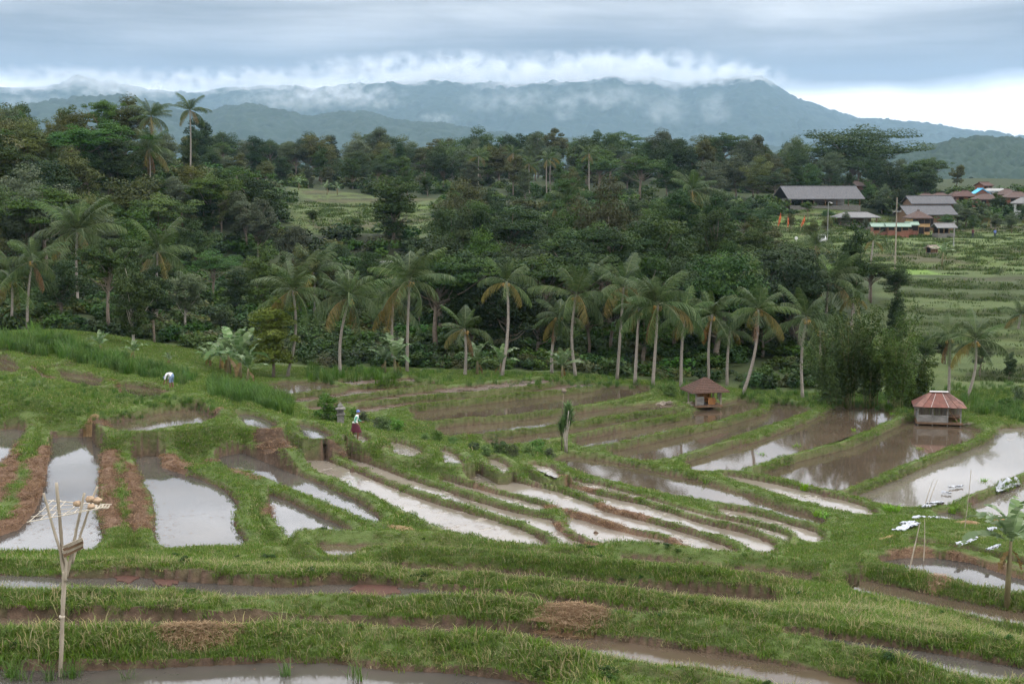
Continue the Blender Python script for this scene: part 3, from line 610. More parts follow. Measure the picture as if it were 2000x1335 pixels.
def grass_points(y0, y1, dens, seed, edge=None, steep=False):
    rng = np.random.default_rng(seed); n = int(.41 * (y1 * y1 - y0 * y0) * dens)
    y = np.sqrt(rng.random(n) * (y1 * y1 - y0 * y0) + y0 * y0); x = (rng.random(n) * 2 - 1) * .41 * (y + 2)
    v = np.interp(y, ROWS, np.arange(len(ROWS))); u = np.interp(x / (y + APEX), COLS, np.arange(len(COLS))); i = np.rint(v).astype(int); j = np.rint(u).astype(int)
    if steep: k0 = GSL[i, j] > .7; x, y, i, j = x[k0], y[k0], i[k0], j[k0]; n = len(x)
    ok = (GIN[i, j] < 0) & (GSTRAW[i, j] < .55) & (GBARE[i, j] < .5); sd = GSD[i, j]
    bare = fbm(x * .45, y * .45, 63, 4); ok &= (bare < .56 - .22 * (y0 < 40) + .25 * rng.random(n)) & ((sd > .07) | (rng.random(n) < .45))
    if edge: ok &= sd < edge
    if y0 > 25 and not steep: ok &= (sd > (.15 if y0 < 50 else .18)) | (rng.random(n) < .12)
    thin = fbm(x * .22, y * .22, 71, 3); ok &= rng.random(n) < np.clip(.95 + thin * .6, .4, 1)
    x, y, sd, thin = x[ok], y[ok], sd[ok], thin[ok]; z = fan_lookup(GZ, COLS, ROWS, x, y)
    k = len(x); h = (.8 + .4 * rng.random(k)) * np.clip(1 + .55 * fbm(x * .33, y * .33, 73, 3) + .45 * fbm(x * 1.1, y * 1.1, 75, 2), .45, 1.9); h = np.where(sd < .35, h * (1.1 if y0 < 25 else .75), h)
    scl = np.stack([h * (.9 + .2 * rng.random(k)), h, h], -1); return np.stack([x, y, z], -1), scl, rng.random(k) * 6.283, (rng.random((k, 2)) - .5) * .5
G1 = [np.concatenate(t) for t in zip(grass_points(15.5, 30, 170, 1), grass_points(15.5, 36, 170, 8, .75))]; _dry = fbm(G1[0][:, 0] * .5, G1[0][:, 1] * .5, 87, 4) + .35 * np.random.default_rng(5).normal(size=len(G1[0])); scatter("bank_grass", NEAR, *G1, idx=np.where(_dry > .60, np.random.default_rng(6).integers(5, 7, len(_dry)), np.random.default_rng(7).integers(0, 5, len(_dry))), seed=1)
G2 = [np.concatenate(t) for t in zip(grass_points(30, 56, 62, 2), grass_points(30, 56, 130, 15, None, True))]; scatter("terrace_grass", MID, *G2, seed=2)
G3 = [np.concatenate(t) for t in zip(grass_points(56, 118, 30, 3), grass_points(56, 112, 60, 16, None, True))]; scatter("field_grass", FARG, *G3, seed=3)
# straw and roots left on the freshly built bunds
LITTER = [tuft(34, .20, .06, .011, 220 + i, MAT_LITTER, 3.0, .12) for i in range(3)]
_y = np.sqrt(np.random.default_rng(21).random(120000) * (100 ** 2 - 40 ** 2) + 1600); _x = (np.random.default_rng(22).random(120000) * 2 - 1) * .40 * _y
_m = fan_lookup(np.maximum(GSTRAW, .6 * GBARE) * (GIN < 0), COLS, ROWS, _x, _y) > .5; _x, _y = _x[_m], _y[_m]; _z = fan_lookup(GZ, COLS, ROWS, _x, _y); _h = .7 + .9 * np.random.default_rng(23).random(len(_x))
scatter("straw_litter", LITTER, np.stack([_x, _y, _z], -1), np.stack([_h, _h, _h], -1), _h * 97.0, seed=23)
# the open hillsides
def step_points(y0, y1, dens, seed):
    rng = np.random.default_rng(seed); n = int(.41 * (y1 * y1 - y0 * y0) * dens); y = np.sqrt(rng.random(n) * (y1 * y1 - y0 * y0) + y0 * y0); x = (rng.random(n) * 2 - 1) * .41 * y
    X2 = np.where(y < ROWS[-1], fan_lookup(GST, COLS, ROWS, x, y), fan_lookup(GST2, COLS2, ROWS2, x, y)); rr = np.where(y < ROWS[-1], fan_lookup(GRI, COLS, ROWS, x, y), fan_lookup(GRI2, COLS2, ROWS2, x, y))
    ok = (X2 > .6) & (rng.random(n) < .015 + rr + .10 * (fbm(x * .1, y * .1, 9, 2) > .25)); x, y = x[ok], y[ok]
    z = np.where(y < ROWS[-1], fan_lookup(GZ, COLS, ROWS, x, y), fan_lookup(GZ2, COLS2, ROWS2, x, y)); k = len(x); h = (1.2 + 1.2 * rng.random(k)) * np.clip(y / 150, .9, 1.5)
    return np.stack([x, y, z], -1), np.stack([h, h, h], -1), rng.random(k) * 6.28
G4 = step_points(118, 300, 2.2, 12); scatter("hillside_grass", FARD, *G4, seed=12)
print('grass', len(G4[0]), len(G1[0]), len(G2[0]), len(G3[0]))

# tall grass on the left rise and along the field edges
REED = [tuft(30, .38, 1.0, .045, 180 + i, MAT_REED, .55, .03) for i in range(4)]
def reeds(zones, seed):
    rng = random.Random(seed); P_ = []; S_ = []
    for (x0, x1, ya, yb, n, h) in zones:
        for _ in range(n):
            t = rng.random(); px = x0 + (x1 - x0) * t; py = ya + (yb - ya) * t + rng.uniform(-14, 14); p = hit(px, py, 60, 200)
            q = h * rng.uniform(.6, 1.25); P_.append(p); S_.append((q * .9, q * .9, q))
    return np.array(P_), np.array(S_)
rp, rs = reeds([(0,90,668,684,80,.9),(60,140,660,692,80,1.1),(140,290,692,728,130,.95),(0,420,745,800,170,.33),(0,300,770,830,110,.3),(290,380,725,745,60,.8),(410,470,760,775,90,.9),(470,570,770,800,120,.9),(600,780,735,742,80,.8),
    (800,1250,738,752,130,.5),(1270,1370,748,768,50,.55),(1450,1800,775,796,150,.55),(1880,2000,790,812,90,.7),(1690,1990,775,760,120,.5)], 4)
scatter("tall_grass", REED, rp, rs, np.random.default_rng(4).random(len(rp)) * 6.28, seed=4)

# ------------------------------------------------------------------ leafy crowns
MAT_BARK = simple("bark", (.10, .075, .055), (.22, .18, .14), 5, .9, .5, .03)
MAT_PALEBARK = simple("pale_bark", (.26, .23, .19), (.42, .38, .32), 5, .9, .4, .03)
LEAF = {'dark': leaf_mat("leaves_dark", (0.013, 0.029, 0.010), (0.032, 0.054, 0.018), (0.059, 0.084, 0.030)),
        'mid': leaf_mat("leaves_mid", (0.022, 0.042, 0.013), (0.052, 0.084, 0.025), (0.088, 0.118, 0.044)),
        'olive': leaf_mat("leaves_olive", (0.038, 0.046, 0.017), (0.076, 0.086, 0.034), (0.122, 0.124, 0.059)),
        'bright': leaf_mat("leaves_bright", (0.022, 0.050, 0.013), (0.046, 0.088, 0.024), (0.076, 0.122, 0.038)),
        'grey': leaf_mat("leaves_grey", (0.038, 0.052, 0.027), (0.076, 0.097, 0.054), (0.126, 0.144, 0.092)),
        'yellow': leaf_mat("leaves_yellow", (.080, .112, .020), (.145, .180, .040), (.21, .24, .075), hue=.004, val=.1),
        'weed': leaf_mat("leaves_weed", (.06, .11, .032), (.10, .16, .052), (.15, .21, .09))}
def leaf_cloud(cent, rad, n, size, rng, up=.35, flat=1.0, droop=0.0, tint0=None, aspect=.62):
    """n leaves spread over round clumps: cent (k,3), rad (k,)"""
    k = len(cent); w = rad ** 2 / (rad ** 2).sum(); ci = rng.choice(k, n, p=w)
    d = rng.normal(size=(n, 3)); d /= np.linalg.norm(d, axis=1)[:, None]; d[:, 2] = np.where(d[:, 2] < -.2, d[:, 2] * .4, d[:, 2])
    rr = rad[ci] * (.45 + .6 * rng.random(n) ** .5); C = cent[ci] + d * rr[:, None] * np.array([1, 1, flat]); C[:, 2] -= droop * rr * rng.random(n)
    nv = d * .75 + np.array([0, 0, up]) + rng.normal(size=(n, 3)) * .45; nv /= np.linalg.norm(nv, axis=1)[:, None]
    a = np.cross(nv, rng.normal(size=(n, 3))); a /= np.linalg.norm(a, axis=1)[:, None] + 1e-9; b = np.cross(nv, a)
    s = size * (.6 + .8 * rng.random(n))[:, None]; a = a * s * .5; b = b * s * .5 * aspect
    V = np.stack([C - a, C - b + a * .1, C + a, C + b + a * .1], 1).reshape(-1, 3); F = np.arange(4 * n).reshape(n, 4)
    ct = rng.random(k); T = np.clip(.55 * ct[ci] + .45 * rng.random(n), 0, 1)
    return V, F, T
def make_tree(seed, H=10.0, style='round', leaves=13000, size=.235):
    """trunk mesh builder and crown arrays of a tree H metres high"""
    rng = np.random.default_rng(seed); rn = random.Random(seed); tr = MB(); C = []; Rd = []
    lean = np.array([rn.uniform(-.04, .04), rn.uniform(-.04, .04)]) * H
    if style == 'round': z0, zc, rx, rz, nc, cr = .22, .60, .33, .38, 70, .105
    elif style == 'oval': z0, zc, rx, rz, nc, cr = .18, .56, .22, .43, 70, .085
    elif style == 'layer': z0, zc, rx, rz, nc, cr = .40, .78, .46, .20, 60, .10
    elif style == 'loose': z0, zc, rx, rz, nc, cr = .30, .65, .27, .34, 48, .075
    elif style == 'column': z0, zc, rx, rz, nc, cr = .04, .50, .12, .48, 70, .075
    elif style == 'cone': z0, zc, rx, rz, nc, cr = .12, .52, .24, .46, 70, .075
    elif style == 'shrub': z0, zc, rx, rz, nc, cr = .02, .45, .45, .50, 50, .13
    for i in range(nc):
        while True:
            p = rng.normal(size=3); p /= np.linalg.norm(p); r = rng.random() ** (1 / 2.2)
            if p[2] * r > -.85: break
        q = p * r; wx = rx
        if style == 'cone': wx = rx * (1.15 - .95 * (q[2] * .5 + .5))
        lob = 1 + .28 * math.sin(3 * math.atan2(p[1], p[0]) + seed) * (style in ('round', 'oval', 'layer'))
        C.append([q[0] * wx * lob * H, q[1] * wx * lob * H, (zc + q[2] * rz) * H]); Rd.append(cr * H * (.6 + .8 * rng.random()))
    C = np.array(C); Rd = np.array(Rd); C[:, :2] += lean * (C[:, 2:3] / H)
    rt = H * (.017 if style not in ('layer', 'round') else .022)
    zt = (zc + rz * .3) * H; pts = [(0, 0, -.4), (rn.uniform(-.02, .02) * H, rn.uniform(-.02, .02) * H, z0 * H * .6), (lean[0] * .5 + rn.uniform(-.02, .02) * H, lean[1] * .5, z0 * H + .15 * H), (lean[0], lean[1], zt)]
    tr.tube(pts, [rt * 1.25, rt, rt * .8, rt * .25], 7)
    for c in C[rng.permutation(len(C))[:16 if style != 'column' else 4]]:
        zs = min(max(z0 * H * rn.uniform(.9, 1.3), c[2] - .30 * H), zt * .9); f = zs / zt; s = Vector((lean[0] * f, lean[1] * f, zs)); e = Vector(c); mid = s.lerp(e, .5) + Vector((0, 0, -.03 * H))
        tr.tube([s, mid, e], [rt * .45, rt * .3, rt * .1], 5, cap=False)
    up = .35 if style != 'layer' else .8
    V, F, T = leaf_cloud(C, Rd, leaves, size * H / 10, rng, up, .8 if style != 'layer' else .45)
    return tr, (V, F, T)
PROTO = {}
def proto(style, seed, leaves, size):
    key = (style, seed, leaves, size)
    if key not in PROTO:
        tr, (V, F, T) = make_tree(seed, 10.0, style, leaves, size)
        PROTO[key] = (tr.mesh("trunk", MAT_BARK, True), np_mesh("crown", V, F, LEAF['mid'], False, {'tint': ('FACE', T)}))
    return PROTO[key]
def own_mat(o, m): o.material_slots[0].link = 'OBJECT'; o.material_slots[0].material = m; return o
def plant_tree(name, loc, h, style, seed, leafm, label, group=None, w=1.0, cat='tree', rz=None, leaves=13000, size=.235, bark=None, crownname='crown'):
    tm, cm = proto(style, seed, leaves, size)
    o = empty(name, loc, random.random() * 6.28 if rz is None else rz); o.scale = (h / 10 * w, h / 10 * w, h / 10)
    own_mat(link("trunk", tm, o), bark or MAT_BARK); own_mat(link(crownname, cm, o), LEAF[leafm]); tag(o, label, cat, group); return o

# undergrowth of the woods: one mass of bushes
def bush_mesh(seed, mat):
    rng = np.random.default_rng(seed); k = 9; C = rng.normal(size=(k, 3)) * np.array([.42, .42, .18]) + np.array([0, 0, .42]); V, F, T = leaf_cloud(C, np.full(k, .36), 520, .21, rng, .4)
    return np_mesh("bush", V, F, mat, False, {'tint': ('FACE', T)})
BUSH = [bush_mesh(300 + i, LEAF[m]) for i, m in enumerate(('dark', 'dark', 'mid', 'mid', 'olive', 'bright'))]
ROAD_PX = [(300,552,184),(400,546,190),(470,538,196),(530,531,201),(610,524,208),(700,517,215),(780,514,221),(860,512,226)]
ROAD_W = [(at_y(a, b, c).x, c) for a, b, c in ROAD_PX]
def wood_points(n, y0, y1, px0, px1, seed, keep=None):
    rng = random.Random(seed); out = []
    for _ in range(n):
        y = math.sqrt(rng.uniform(y0 * y0, y1 * y1)); px = rng.uniform(px0, px1); x = (px - 1000) / FPX * y
        bad = any(float(poly_sd(pl, np.array([x]), np.array([y]))[0]) < 1.0 for pl, _h in STEPS[:3])
        if bad or float(seg_dist(ROAD_W, np.array([x]), np.array([y]))[0]) < 4: continue
        out.append((x, y, ground(x, y)))
    return out
up_ = wood_points(900, 119, 160, -80, 1700, 5) + wood_points(1500, 150, 300, -100, 1560, 6) + wood_points(700, 300, 470, -100, 1800, 7) + wood_points(160, 300, 380, 1680, 2080, 8)
up_ = np.array(up_); _r = np.random.default_rng(9); us = (.7 + 1.1 * _r.random(len(up_)))[:, None] * np.array([1.25, 1.25, 1.0]) * np.clip(up_[:, 1:2] / 150, .8, 1.7)
scatter("undergrowth", BUSH, up_, us, _r.random(len(up_)) * 6.28, seed=9)

ORD = "first second third fourth fifth sixth seventh eighth ninth tenth eleventh twelfth thirteenth fourteenth fifteenth sixteenth seventeenth eighteenth nineteenth twentieth".split()
def ordinal(i): return ORD[i] if i < 20 else ("twenty-" + ORD[i - 20] if i < 29 else ["thirtieth", "thirty-" + ORD[0], "thirty-" + ORD[1], "thirty-" + ORD[2], "thirty-" + ORD[3], "thirty-" + ORD[4], "thirty-" + ORD[5], "thirty-" + ORD[6]][i - 29])
STY = {'round': 'rounded', 'oval': 'tall oval', 'layer': 'flat-topped', 'loose': 'loose open', 'cone': 'conical', 'column': 'columnar', 'shrub': 'bushy'}
CLR = {'dark': 'dark green', 'mid': 'mid green', 'olive': 'olive green', 'bright': 'bright green', 'grey': 'grey-green', 'yellow': 'yellow-green', 'weed': 'fresh green'}
def tree_row(zone, rowname, y, px0, px1, step, h, mix, seed, group, jit=.35, skip=()):
    """one depth row of a wood, trees numbered from the left"""
    rn = random.Random(seed); px = px0; k = 0
    while px < px1:
        yy = y + rn.uniform(-.035, .035) * y; pp = px + rn.uniform(-jit, jit) * step
        st, lf = rn.choice(mix); hh = h * rn.uniform(.75, 1.25)
        if not any(a <= pp <= b for a, b in skip):
            p = on(pp, yy); lab = "%s %s tree, %s from left in %s row of %s" % (STY[st], CLR[lf], ordinal(k), rowname, zone)
            plant_tree("forest_tree", p - Vector((0, 0, .15)), hh, st, rn.randint(1, 2) + 10 * list(STY).index(st), lf, lab, group, rn.uniform(.85, 1.25)); k += 1
        px += step * rn.uniform(.75, 1.3)
RIDGE_MIX = [('round', 'dark'), ('round', 'mid'), ('oval', 'dark'), ('oval', 'mid'), ('loose', 'olive'), ('round', 'olive'), ('layer', 'mid'), ('oval', 'grey'), ('round', 'grey'), ('cone', 'dark')]
names6 = ["front", "second", "third", "fourth", "fifth", "rearmost"]
for i, (y, h) in enumerate(((338, 8.5), (360, 9.5), (384, 10.5), (408, 11.5), (434, 12.0), (462, 12.5))):
    tree_row("far ridge wood", names6[i], y, 395 - (i > 2) * 10, 1560, 52 if i else 60, h, RIDGE_MIX, 40 + i, "trees of the far ridge wood", skip=((440, 860),) if i == 0 else ())
LEFT_MIX = [('round', 'dark'), ('round', 'mid'), ('oval', 'dark'), ('layer', 'bright'), ('round', 'olive'), ('oval', 'mid'), ('round', 'grey'), ('loose', 'grey'), ('layer', 'mid')]
for i, (y, a, b, h) in enumerate(((152, -50, 130, 8.5), (168, -40, 300, 9), (184, -60, 400, 9.5), (202, -40, 420, 9), (220, -60, 440, 9.5), (242, -30, 410, 9.5))):
    tree_row("left hillside wood", names6[i], y, a, b, 55, h, LEFT_MIX, 60 + i, "trees of the left hillside wood")
MIDMIX = [('round', 'dark'), ('oval', 'dark'), ('oval', 'mid'), ('round', 'mid'), ('round', 'dark'), ('layer', 'dark'), ('cone', 'dark')]
for i, (y, a, b, h) in enumerate(((134, 850, 1600, 8.5), (146, 860, 1580, 10), (160, 850, 1570, 10), (180, 870, 1540, 10), (205, 860, 1500, 10), (240, 880, 1480, 9))):
    tree_row("wood behind the palms", names6[i], y, a, b, 66, h, MIDMIX, 80 + i, "trees of the dark wood behind the palms")
tree_row("wood above left terraces", "only", 334, 430, 870, 48, 6.5, RIDGE_MIX, 95, "trees above the left rice terraces")
tree_row("village grove", "front", 318, 1500, 1700, 44, 6.0, RIDGE_MIX, 96, "trees of the village grove", skip=((1520, 1690),))
tree_row("village grove", "second", 345, 1470, 1830, 40, 8.5, RIDGE_MIX, 97, "trees of the village grove")
tree_row("village grove", "rearmost", 385, 1480, 2060, 42, 9.0, RIDGE_MIX, 98, "trees of the village grove", skip=((1880, 1990),))

tree_row("slope above the road", "front", 205, 425, 575, 44, 8.5, LEFT_MIX, 101, "trees above the road")
tree_row("slope above the road", "rear", 226, 430, 565, 44, 9.0, LEFT_MIX, 102, "trees above the road")
tree_row("slope below the road", "front", 150, 400, 870, 62, 6.2, LEFT_MIX, 104, "trees below the road")
tree_row("slope below the road", "rear", 180, 560, 880, 70, 6.0, MIDMIX, 105, "trees below the road")
tree_row("stepped right slope", "front", 128, 1790, 2060, 62, 3.2, LEFT_MIX, 106, "trees on the stepped right slope")
tree_row("stepped right slope", "rear", 172, 1700, 1800, 40, 5.0, MIDMIX, 107, "trees on the stepped right slope")
tree_row("village gardens", "rear", 300, 1862, 2080, 32, 4.2, LEFT_MIX, 108, "trees of the village gardens")
tree_row("village gardens", "front", 278, 1500, 1710, 34, 3.4, LEFT_MIX, 109, "trees of the village gardens")
tree_row("village gardens", "middle", 312, 1690, 1760, 30, 5.0, RIDGE_MIX, 110, "trees of the village gardens")

tree_row("ridge wood's low backing", "only", 482, 380, 1600, 40, 7.0, [('shrub', 'dark'), ('shrub', 'mid'), ('shrub', 'olive')], 111, "bushy trees backing the far ridge wood")
tree_row("ridge wood's low middle", "only", 420, 390, 1580, 48, 6.0, [('shrub', 'dark'), ('shrub', 'mid'), ('shrub', 'grey')], 112, "bushy trees inside the far ridge wood")
# broad-leaved weeds on the near banks, bits of straw and weed on the water, shoots in the nearest pond
_r = np.random.default_rng(31); _p, _s, _z, _t = grass_points(15.5, 45, .9, 31); _k = .06 + .09 * _r.random(len(_p)); scatter("bank_weeds", [BUSH[3], BUSH[5]], _p, np.stack([_k, _k, _k * .8], -1), _z, seed=31)
n = 90000; _y = np.sqrt(_r.random(n) * (112 ** 2 - 15 ** 2) + 225); _x = (_r.random(n) * 2 - 1) * .41 * (_y + 2)
_i = np.rint(np.interp(_y, ROWS, np.arange(len(ROWS)))).astype(int); _j = np.rint(np.interp(_x / (_y + APEX), COLS, np.arange(len(COLS)))).astype(int); _q = GIN[_i, _j]
_c = fbm(_x * .35, _y * .35, 83, 3) + .45 * np.exp(-GSD[_i, _j] / .5); _m = (_q >= 0) & (_r.random(n) < np.clip((_c - .18) * .9, 0, .6)); _x, _y, _q = _x[_m], _y[_m], _q[_m]
_z = np.array([q['z'] for q in POLYS])[_q] - .012; _k = (.25 + .5 * _r.random(len(_x))) * np.clip(_y / 45, .5, 1.3)
DEBRIS = [tuft(7, .14, .03, .020, 260 + i, MAT_LITTER, 5.0, .2) for i in range(4)]
scatter("floating_debris", DEBRIS, np.stack([_x, _y, _z], -1), np.stack([_k, _k, _k * .5], -1), _r.random(len(_x)) * 6.28, seed=33)
_sp = [(at(px + random.gauss(0, 9), py + random.gauss(0, 3), 13.46)) for px, py, n_ in ((20, 1322, 8), (45, 1330, 6), (142, 1326, 9), (100, 1330, 5), (250, 1328, 3), (560, 1322, 4), (700, 1330, 4)) for _ in range(n_)]
scatter("pond_shoots", [tuft(7, .05, .30, .010, 280 + i, MAT_REED, .9, .05) for i in range(3)], np.array(_sp), np.full((len(_sp), 3), .8) + _r.random((len(_sp), 1)) * .4, _r.random(len(_sp)) * 6.28, seed=34)

tree_row("village gardens", "nearest", 262, 1500, 1640, 40, 3.2, LEFT_MIX, 113, "trees of the village gardens")
tree_row("village gardens", "right-hand", 272, 1858, 2080, 36, 4.0, LEFT_MIX, 114, "trees of the village gardens")
# ------------------------------------------------------------------ coconut palms
MAT_FROND = leaf_mat("palm_frond", (.038, .064, .023), (.074, .105, .042), (.148, .172, .090), .42, .25, .012, .18)
MAT_FROND_OLD = leaf_mat("palm_frond_old", (.10, .095, .035), (.16, .14, .055), (.22, .16, .075), .6, .25, .02, .2)
MAT_FROND_DEAD = leaf_mat("palm_frond_dead", (.13, .075, .04), (.21, .125, .07), (.27, .18, .11), .8, .15, .01, .15)
MAT_PALMTRUNK = simple("palm_trunk", (.17, .145, .12), (.34, .30, .26), 7, .9, .5, .03, scl=(1, 1, 4))
MAT_NUT = simple("coconut", (.22, .13, .03), (.34, .22, .06), 8, .6, .1)
def frond_mesh(e0, droop, seed, hang, mat):
    """a frond 1 m long that leaves the crown at e0 degrees and bends down"""
    rng = np.random.default_rng(seed); n = 14; V = []; F = []; T = []
    P_ = [np.zeros(3)]; D_ = []
    for i in range(n):
        th = R(e0) - R(droop) * ((i + .5) / n) ** 1.35; d = np.array([math.cos(th), 0, math.sin(th)]); D_.append(d); P_.append(P_[-1] + d / n)
    D_.append(D_[-1]); tw = rng.uniform(-.5, .5)
    for i in range(n + 1):                                    # the rib
        r = .011 * (1 - i / n) + .003
        V += [P_[i] + np.array([0, r, 0]), P_[i] + np.array([0, -r, 0]), P_[i] + np.array([0, 0, -r * 1.3])]
    for i in range(n):
        for j in range(3): F.append((3 * i + j, 3 * i + (j + 1) % 3, 3 * i + 3 + (j + 1) % 3, 3 * i + 3 + j)); T.append(.9)
    N_ = 32
    for k in range(N_):
        s = .10 + .90 * k / (N_ - 1); x = min(s * n, n - .001); i = int(x); f = x - i; p = P_[i] * (1 - f) + P_[i + 1] * f; d = D_[i]; up = np.array([-d[2], 0, d[0]])
        l = .27 * (math.sin(math.pi * (.10 + .82 * s)) ** .6) * rng.uniform(.85, 1.1)
        for sd in (-1, 1):
            h = R(hang) * rng.uniform(.6, 1.4) + sd * tw * .5; side = np.array([0, sd, 0])
            q = side * math.cos(h) * .82 + d * .55 - up * math.sin(h) * .8 + np.array([0, 0, -.15]); q /= np.linalg.norm(q)
            m = p + q * l * .55; t = p + q * l + np.array([0, 0, -l * rng.uniform(.12, .32)]); w = d * .0092; b = len(V)
            V += [p - w, p + w, m - w * .9, m + w * .9, t - w * .2, t + w * .2]; F += [(b, b + 1, b + 3, b + 2), (b + 2, b + 3, b + 5, b + 4)]
            ti = rng.random() * .8; T += [ti, ti]
    return np_mesh("frond", np.array(V), np.array(F), mat, False, {'tint': ('FACE', T)})
FR_E = [84, 68, 52, 36, 20, 4, -14, -34]
FROND = {e: [frond_mesh(e, 38 + 18 * v + max(0, 30 - abs(e - 30)) * .4, 500 + i * 7 + v, 18 + 11 * v + (i > 4) * 14, MAT_FROND) for v in (0, 1, 2)] for i, e in enumerate(FR_E)}
OLD = [frond_mesh(-22, 60, 560, 50, MAT_FROND_OLD), frond_mesh(-5, 75, 561, 45, MAT_FROND_OLD)]
DEAD = [frond_mesh(-55, 35, 570, 65, MAT_FROND_DEAD), frond_mesh(-68, 20, 571, 70, MAT_FROND_DEAD)]
def palm(base, top, L, seed, label, group="coconut palms along the far side of the paddies", nf=24, old=2, dead=1, nuts=True, rt=.15, name="coconut_palm", bow=.0):
    rn = random.Random(seed); o = empty(name, base); tag(o, label, "palm", group); t = top - base; b = MB()
    n = 12; bowv = Vector((rn.uniform(-.03, .03) + bow, rn.uniform(-.03, .03), 0)) * t.length; pts = []; rad = []
    for i in range(n + 1):
        f = i / n; pts.append(Vector((t.x * f, t.y * f, t.z * f - .3 * (i == 0))) + bowv * math.sin(math.pi * f)); rad.append(rt * (1.25 if i == 0 else (1.0 - .38 * f)) * (1 + .06 * (i % 2)))
    b.tube(pts, rad, 8); b.build("trunk", MAT_PALMTRUNK, o, True)
    ga = rn.random() * 6.28
    for i in range(nf):
        f = i / (nf - 1); e = FR_E[min(len(FR_E) - 1, int(f ** 1.15 * len(FR_E)))]; ga += 2.39996
        me = rn.choice(FROND[e]); s = L * rn.uniform(.85, 1.08) * (.72 if e > 75 else 1)
        if i >= nf - old: me = rn.choice(OLD)
        link("frond", me, o, t + Vector((0, 0, rn.uniform(-.06, .06))), (rn.uniform(-.25, .25), rn.uniform(-.12, .12), ga + rn.uniform(-.25, .25)), (s, s, s))
    for i in range(dead):
        s = L * .8; link("dead_frond", DEAD[i % 2], o, t - Vector((0, 0, .1)), (0, 0, rn.random() * 6.28), (s, s, s))
    if nuts:
        c = MB()
        for i in range(9): a = rn.random() * 6.28; c.blob(t + Vector((math.cos(a) * .28, math.sin(a) * .28, -.18 - rn.random() * .28)), (.12, .12, .15), i, 6, .05)
        c.build("coconut_cluster", MAT_NUT, o, True)
    return o
PALMS = [  # base px, base py, crown px, crown py, frond px, fronds, remark
    (22,642,24,548,74,24,''),(53,642,63,508,72,24,''),(560,736,572,566,74,22,''),(665,733,683,582,80,26,''),(795,726,800,548,88,28,''),(908,733,907,642,54,18,'short '),
    (980,735,990,550,68,24,''),(1078,728,1091,618,62,18,''),(1125,737,1125,576,80,26,''),(1205,742,1218,560,78,24,''),(1240,750,1248,602,60,20,''),(1275,752,1285,594,84,28,''),(1330,757,1337,614,66,22,''),
    (1385,748,1391,614,68,24,''),(1420,752,1426,645,46,16,''),(1450,772,1481,604,72,24,'leaning '),(1568,778,1575,620,78,26,''),(1605,760,1602,645,52,18,''),(1735,790,1746,744,30,12,'stunted '),(1853,772,1856,660,62,22,''),(1888,780,1906,664,72,24,'leaning ')]
for i, (bx, by, cx, cy2, r, nf, rem) in enumerate(PALMS):
    b = hit(bx, by, 60, 170); t = at_y(cx, cy2, b.y)
    lab = "%scoconut palm, %s from left among palms lining the far edge of the paddies" % (rem, ordinal(i))
    palm(b, t, r * b.y / FPX * random.Random(i * 3).uniform(1.0, 1.25), 700 + i, lab, nf=int(nf * random.Random(i * 7 + 1).uniform(.52, .80)), old=1 + (i % 3 == 0), bow=random.Random(i).uniform(-.05, .05), dead=1 if i % 2 else 0, nuts=nf > 17, rt=.13 if nf > 14 else .09)
for i, (px, y, cx, cy2, r, nf, lab) in enumerate([
    (152, 138, 150, 452, 78, 24, "big coconut palm crown over the left thicket, right of two palms"), (305, 132, 308, 492, 62, 22, "coconut palm with arching pale fronds rising from the left thicket"),
    (293, 232, 295, 228, 42, 22, "brownish coconut palm on the left skyline beside a slimmer palm"), (372, 230, 371, 216, 36, 16, "slender bare-trunked palm standing alone on the left skyline"), (291, 215, 291, 292, 48, 20, "coconut palm just below the brownish skyline palm"),
    (100, 205, 104, 330, 50, 16, "grey withered palm crown on the upper left hillside"), (215, 210, 217, 332, 42, 18, "feathery palm low on the left hillside beneath the skyline trees"),
    (612, 150, 612, 530, 66, 22, "coconut palm rising behind the yellow-green tree"), (768, 122, 768, 590, 62, 20, "drooping palm half hidden by a taller palm over banana plants"),
    (1622, 140, 1618, 552, 70, 24, "large pale coconut palm high above the row, near columnar tree"), (1664, 140, 1667, 580, 36, 14, "ragged yellowish palm right of the large pale palm"),
    (1350, 240, 1352, 372, 50, 20, "coconut palm with brown fronds below the grey shed"), (1108, 205, 1110, 392, 44, 20, "coconut palm between the bright green and the big branching tree"), (1700, 170, 1706, 470, 24, 12, "small thin palm beside the dark columnar tree"),
    (935, 345, 935, 306, 22, 14, "small far palm, leftmost with bare trunk in the ridge wood"), (1002, 340, 1002, 300, 23, 14, "small far palm, second with bare trunk in the ridge wood"), (1034, 335, 1033, 320, 22, 14, "small far palm, third with bare trunk in the ridge wood"),
    (1068, 335, 1068, 312, 22, 14, "small far palm, fourth with bare trunk in the ridge wood"), (1076, 338, 1076, 308, 20, 14, "small far palm, fifth with bare trunk in the ridge wood"), (1150, 340, 1150, 300, 22, 14, "small far palm, rightmost with bare trunk in the ridge wood"),
    (465, 300, 465, 345, 28, 16, "small palm at the wood edge, left of the upper terraces"), (428, 285, 428, 352, 26, 16, "small palm nearest the left hill wood above the terraces"), (1992, 150, 1994, 615, 44, 14, "palm cut by the right frame edge on the stepped slope"),
    (1880, 300, 1880, 418, 22, 14, "small palm in the clump right of the village houses"), (1935, 290, 1936, 425, 24, 14, "small palm near the right edge of the village"), (1595, 205, 1593, 480, 40, 14, "brown-skirted palm left of the dark columnar tree")]):
    b = on(px, y); t = at_y(cx, cy2, y)
    palm(b, t, r * y / FPX * 1.2, 760 + i, lab, "coconut palms among the trees", nf=nf, old=3, dead=2 if 'brown' in lab or 'wither' in lab else 0, nuts=False, rt=.14)

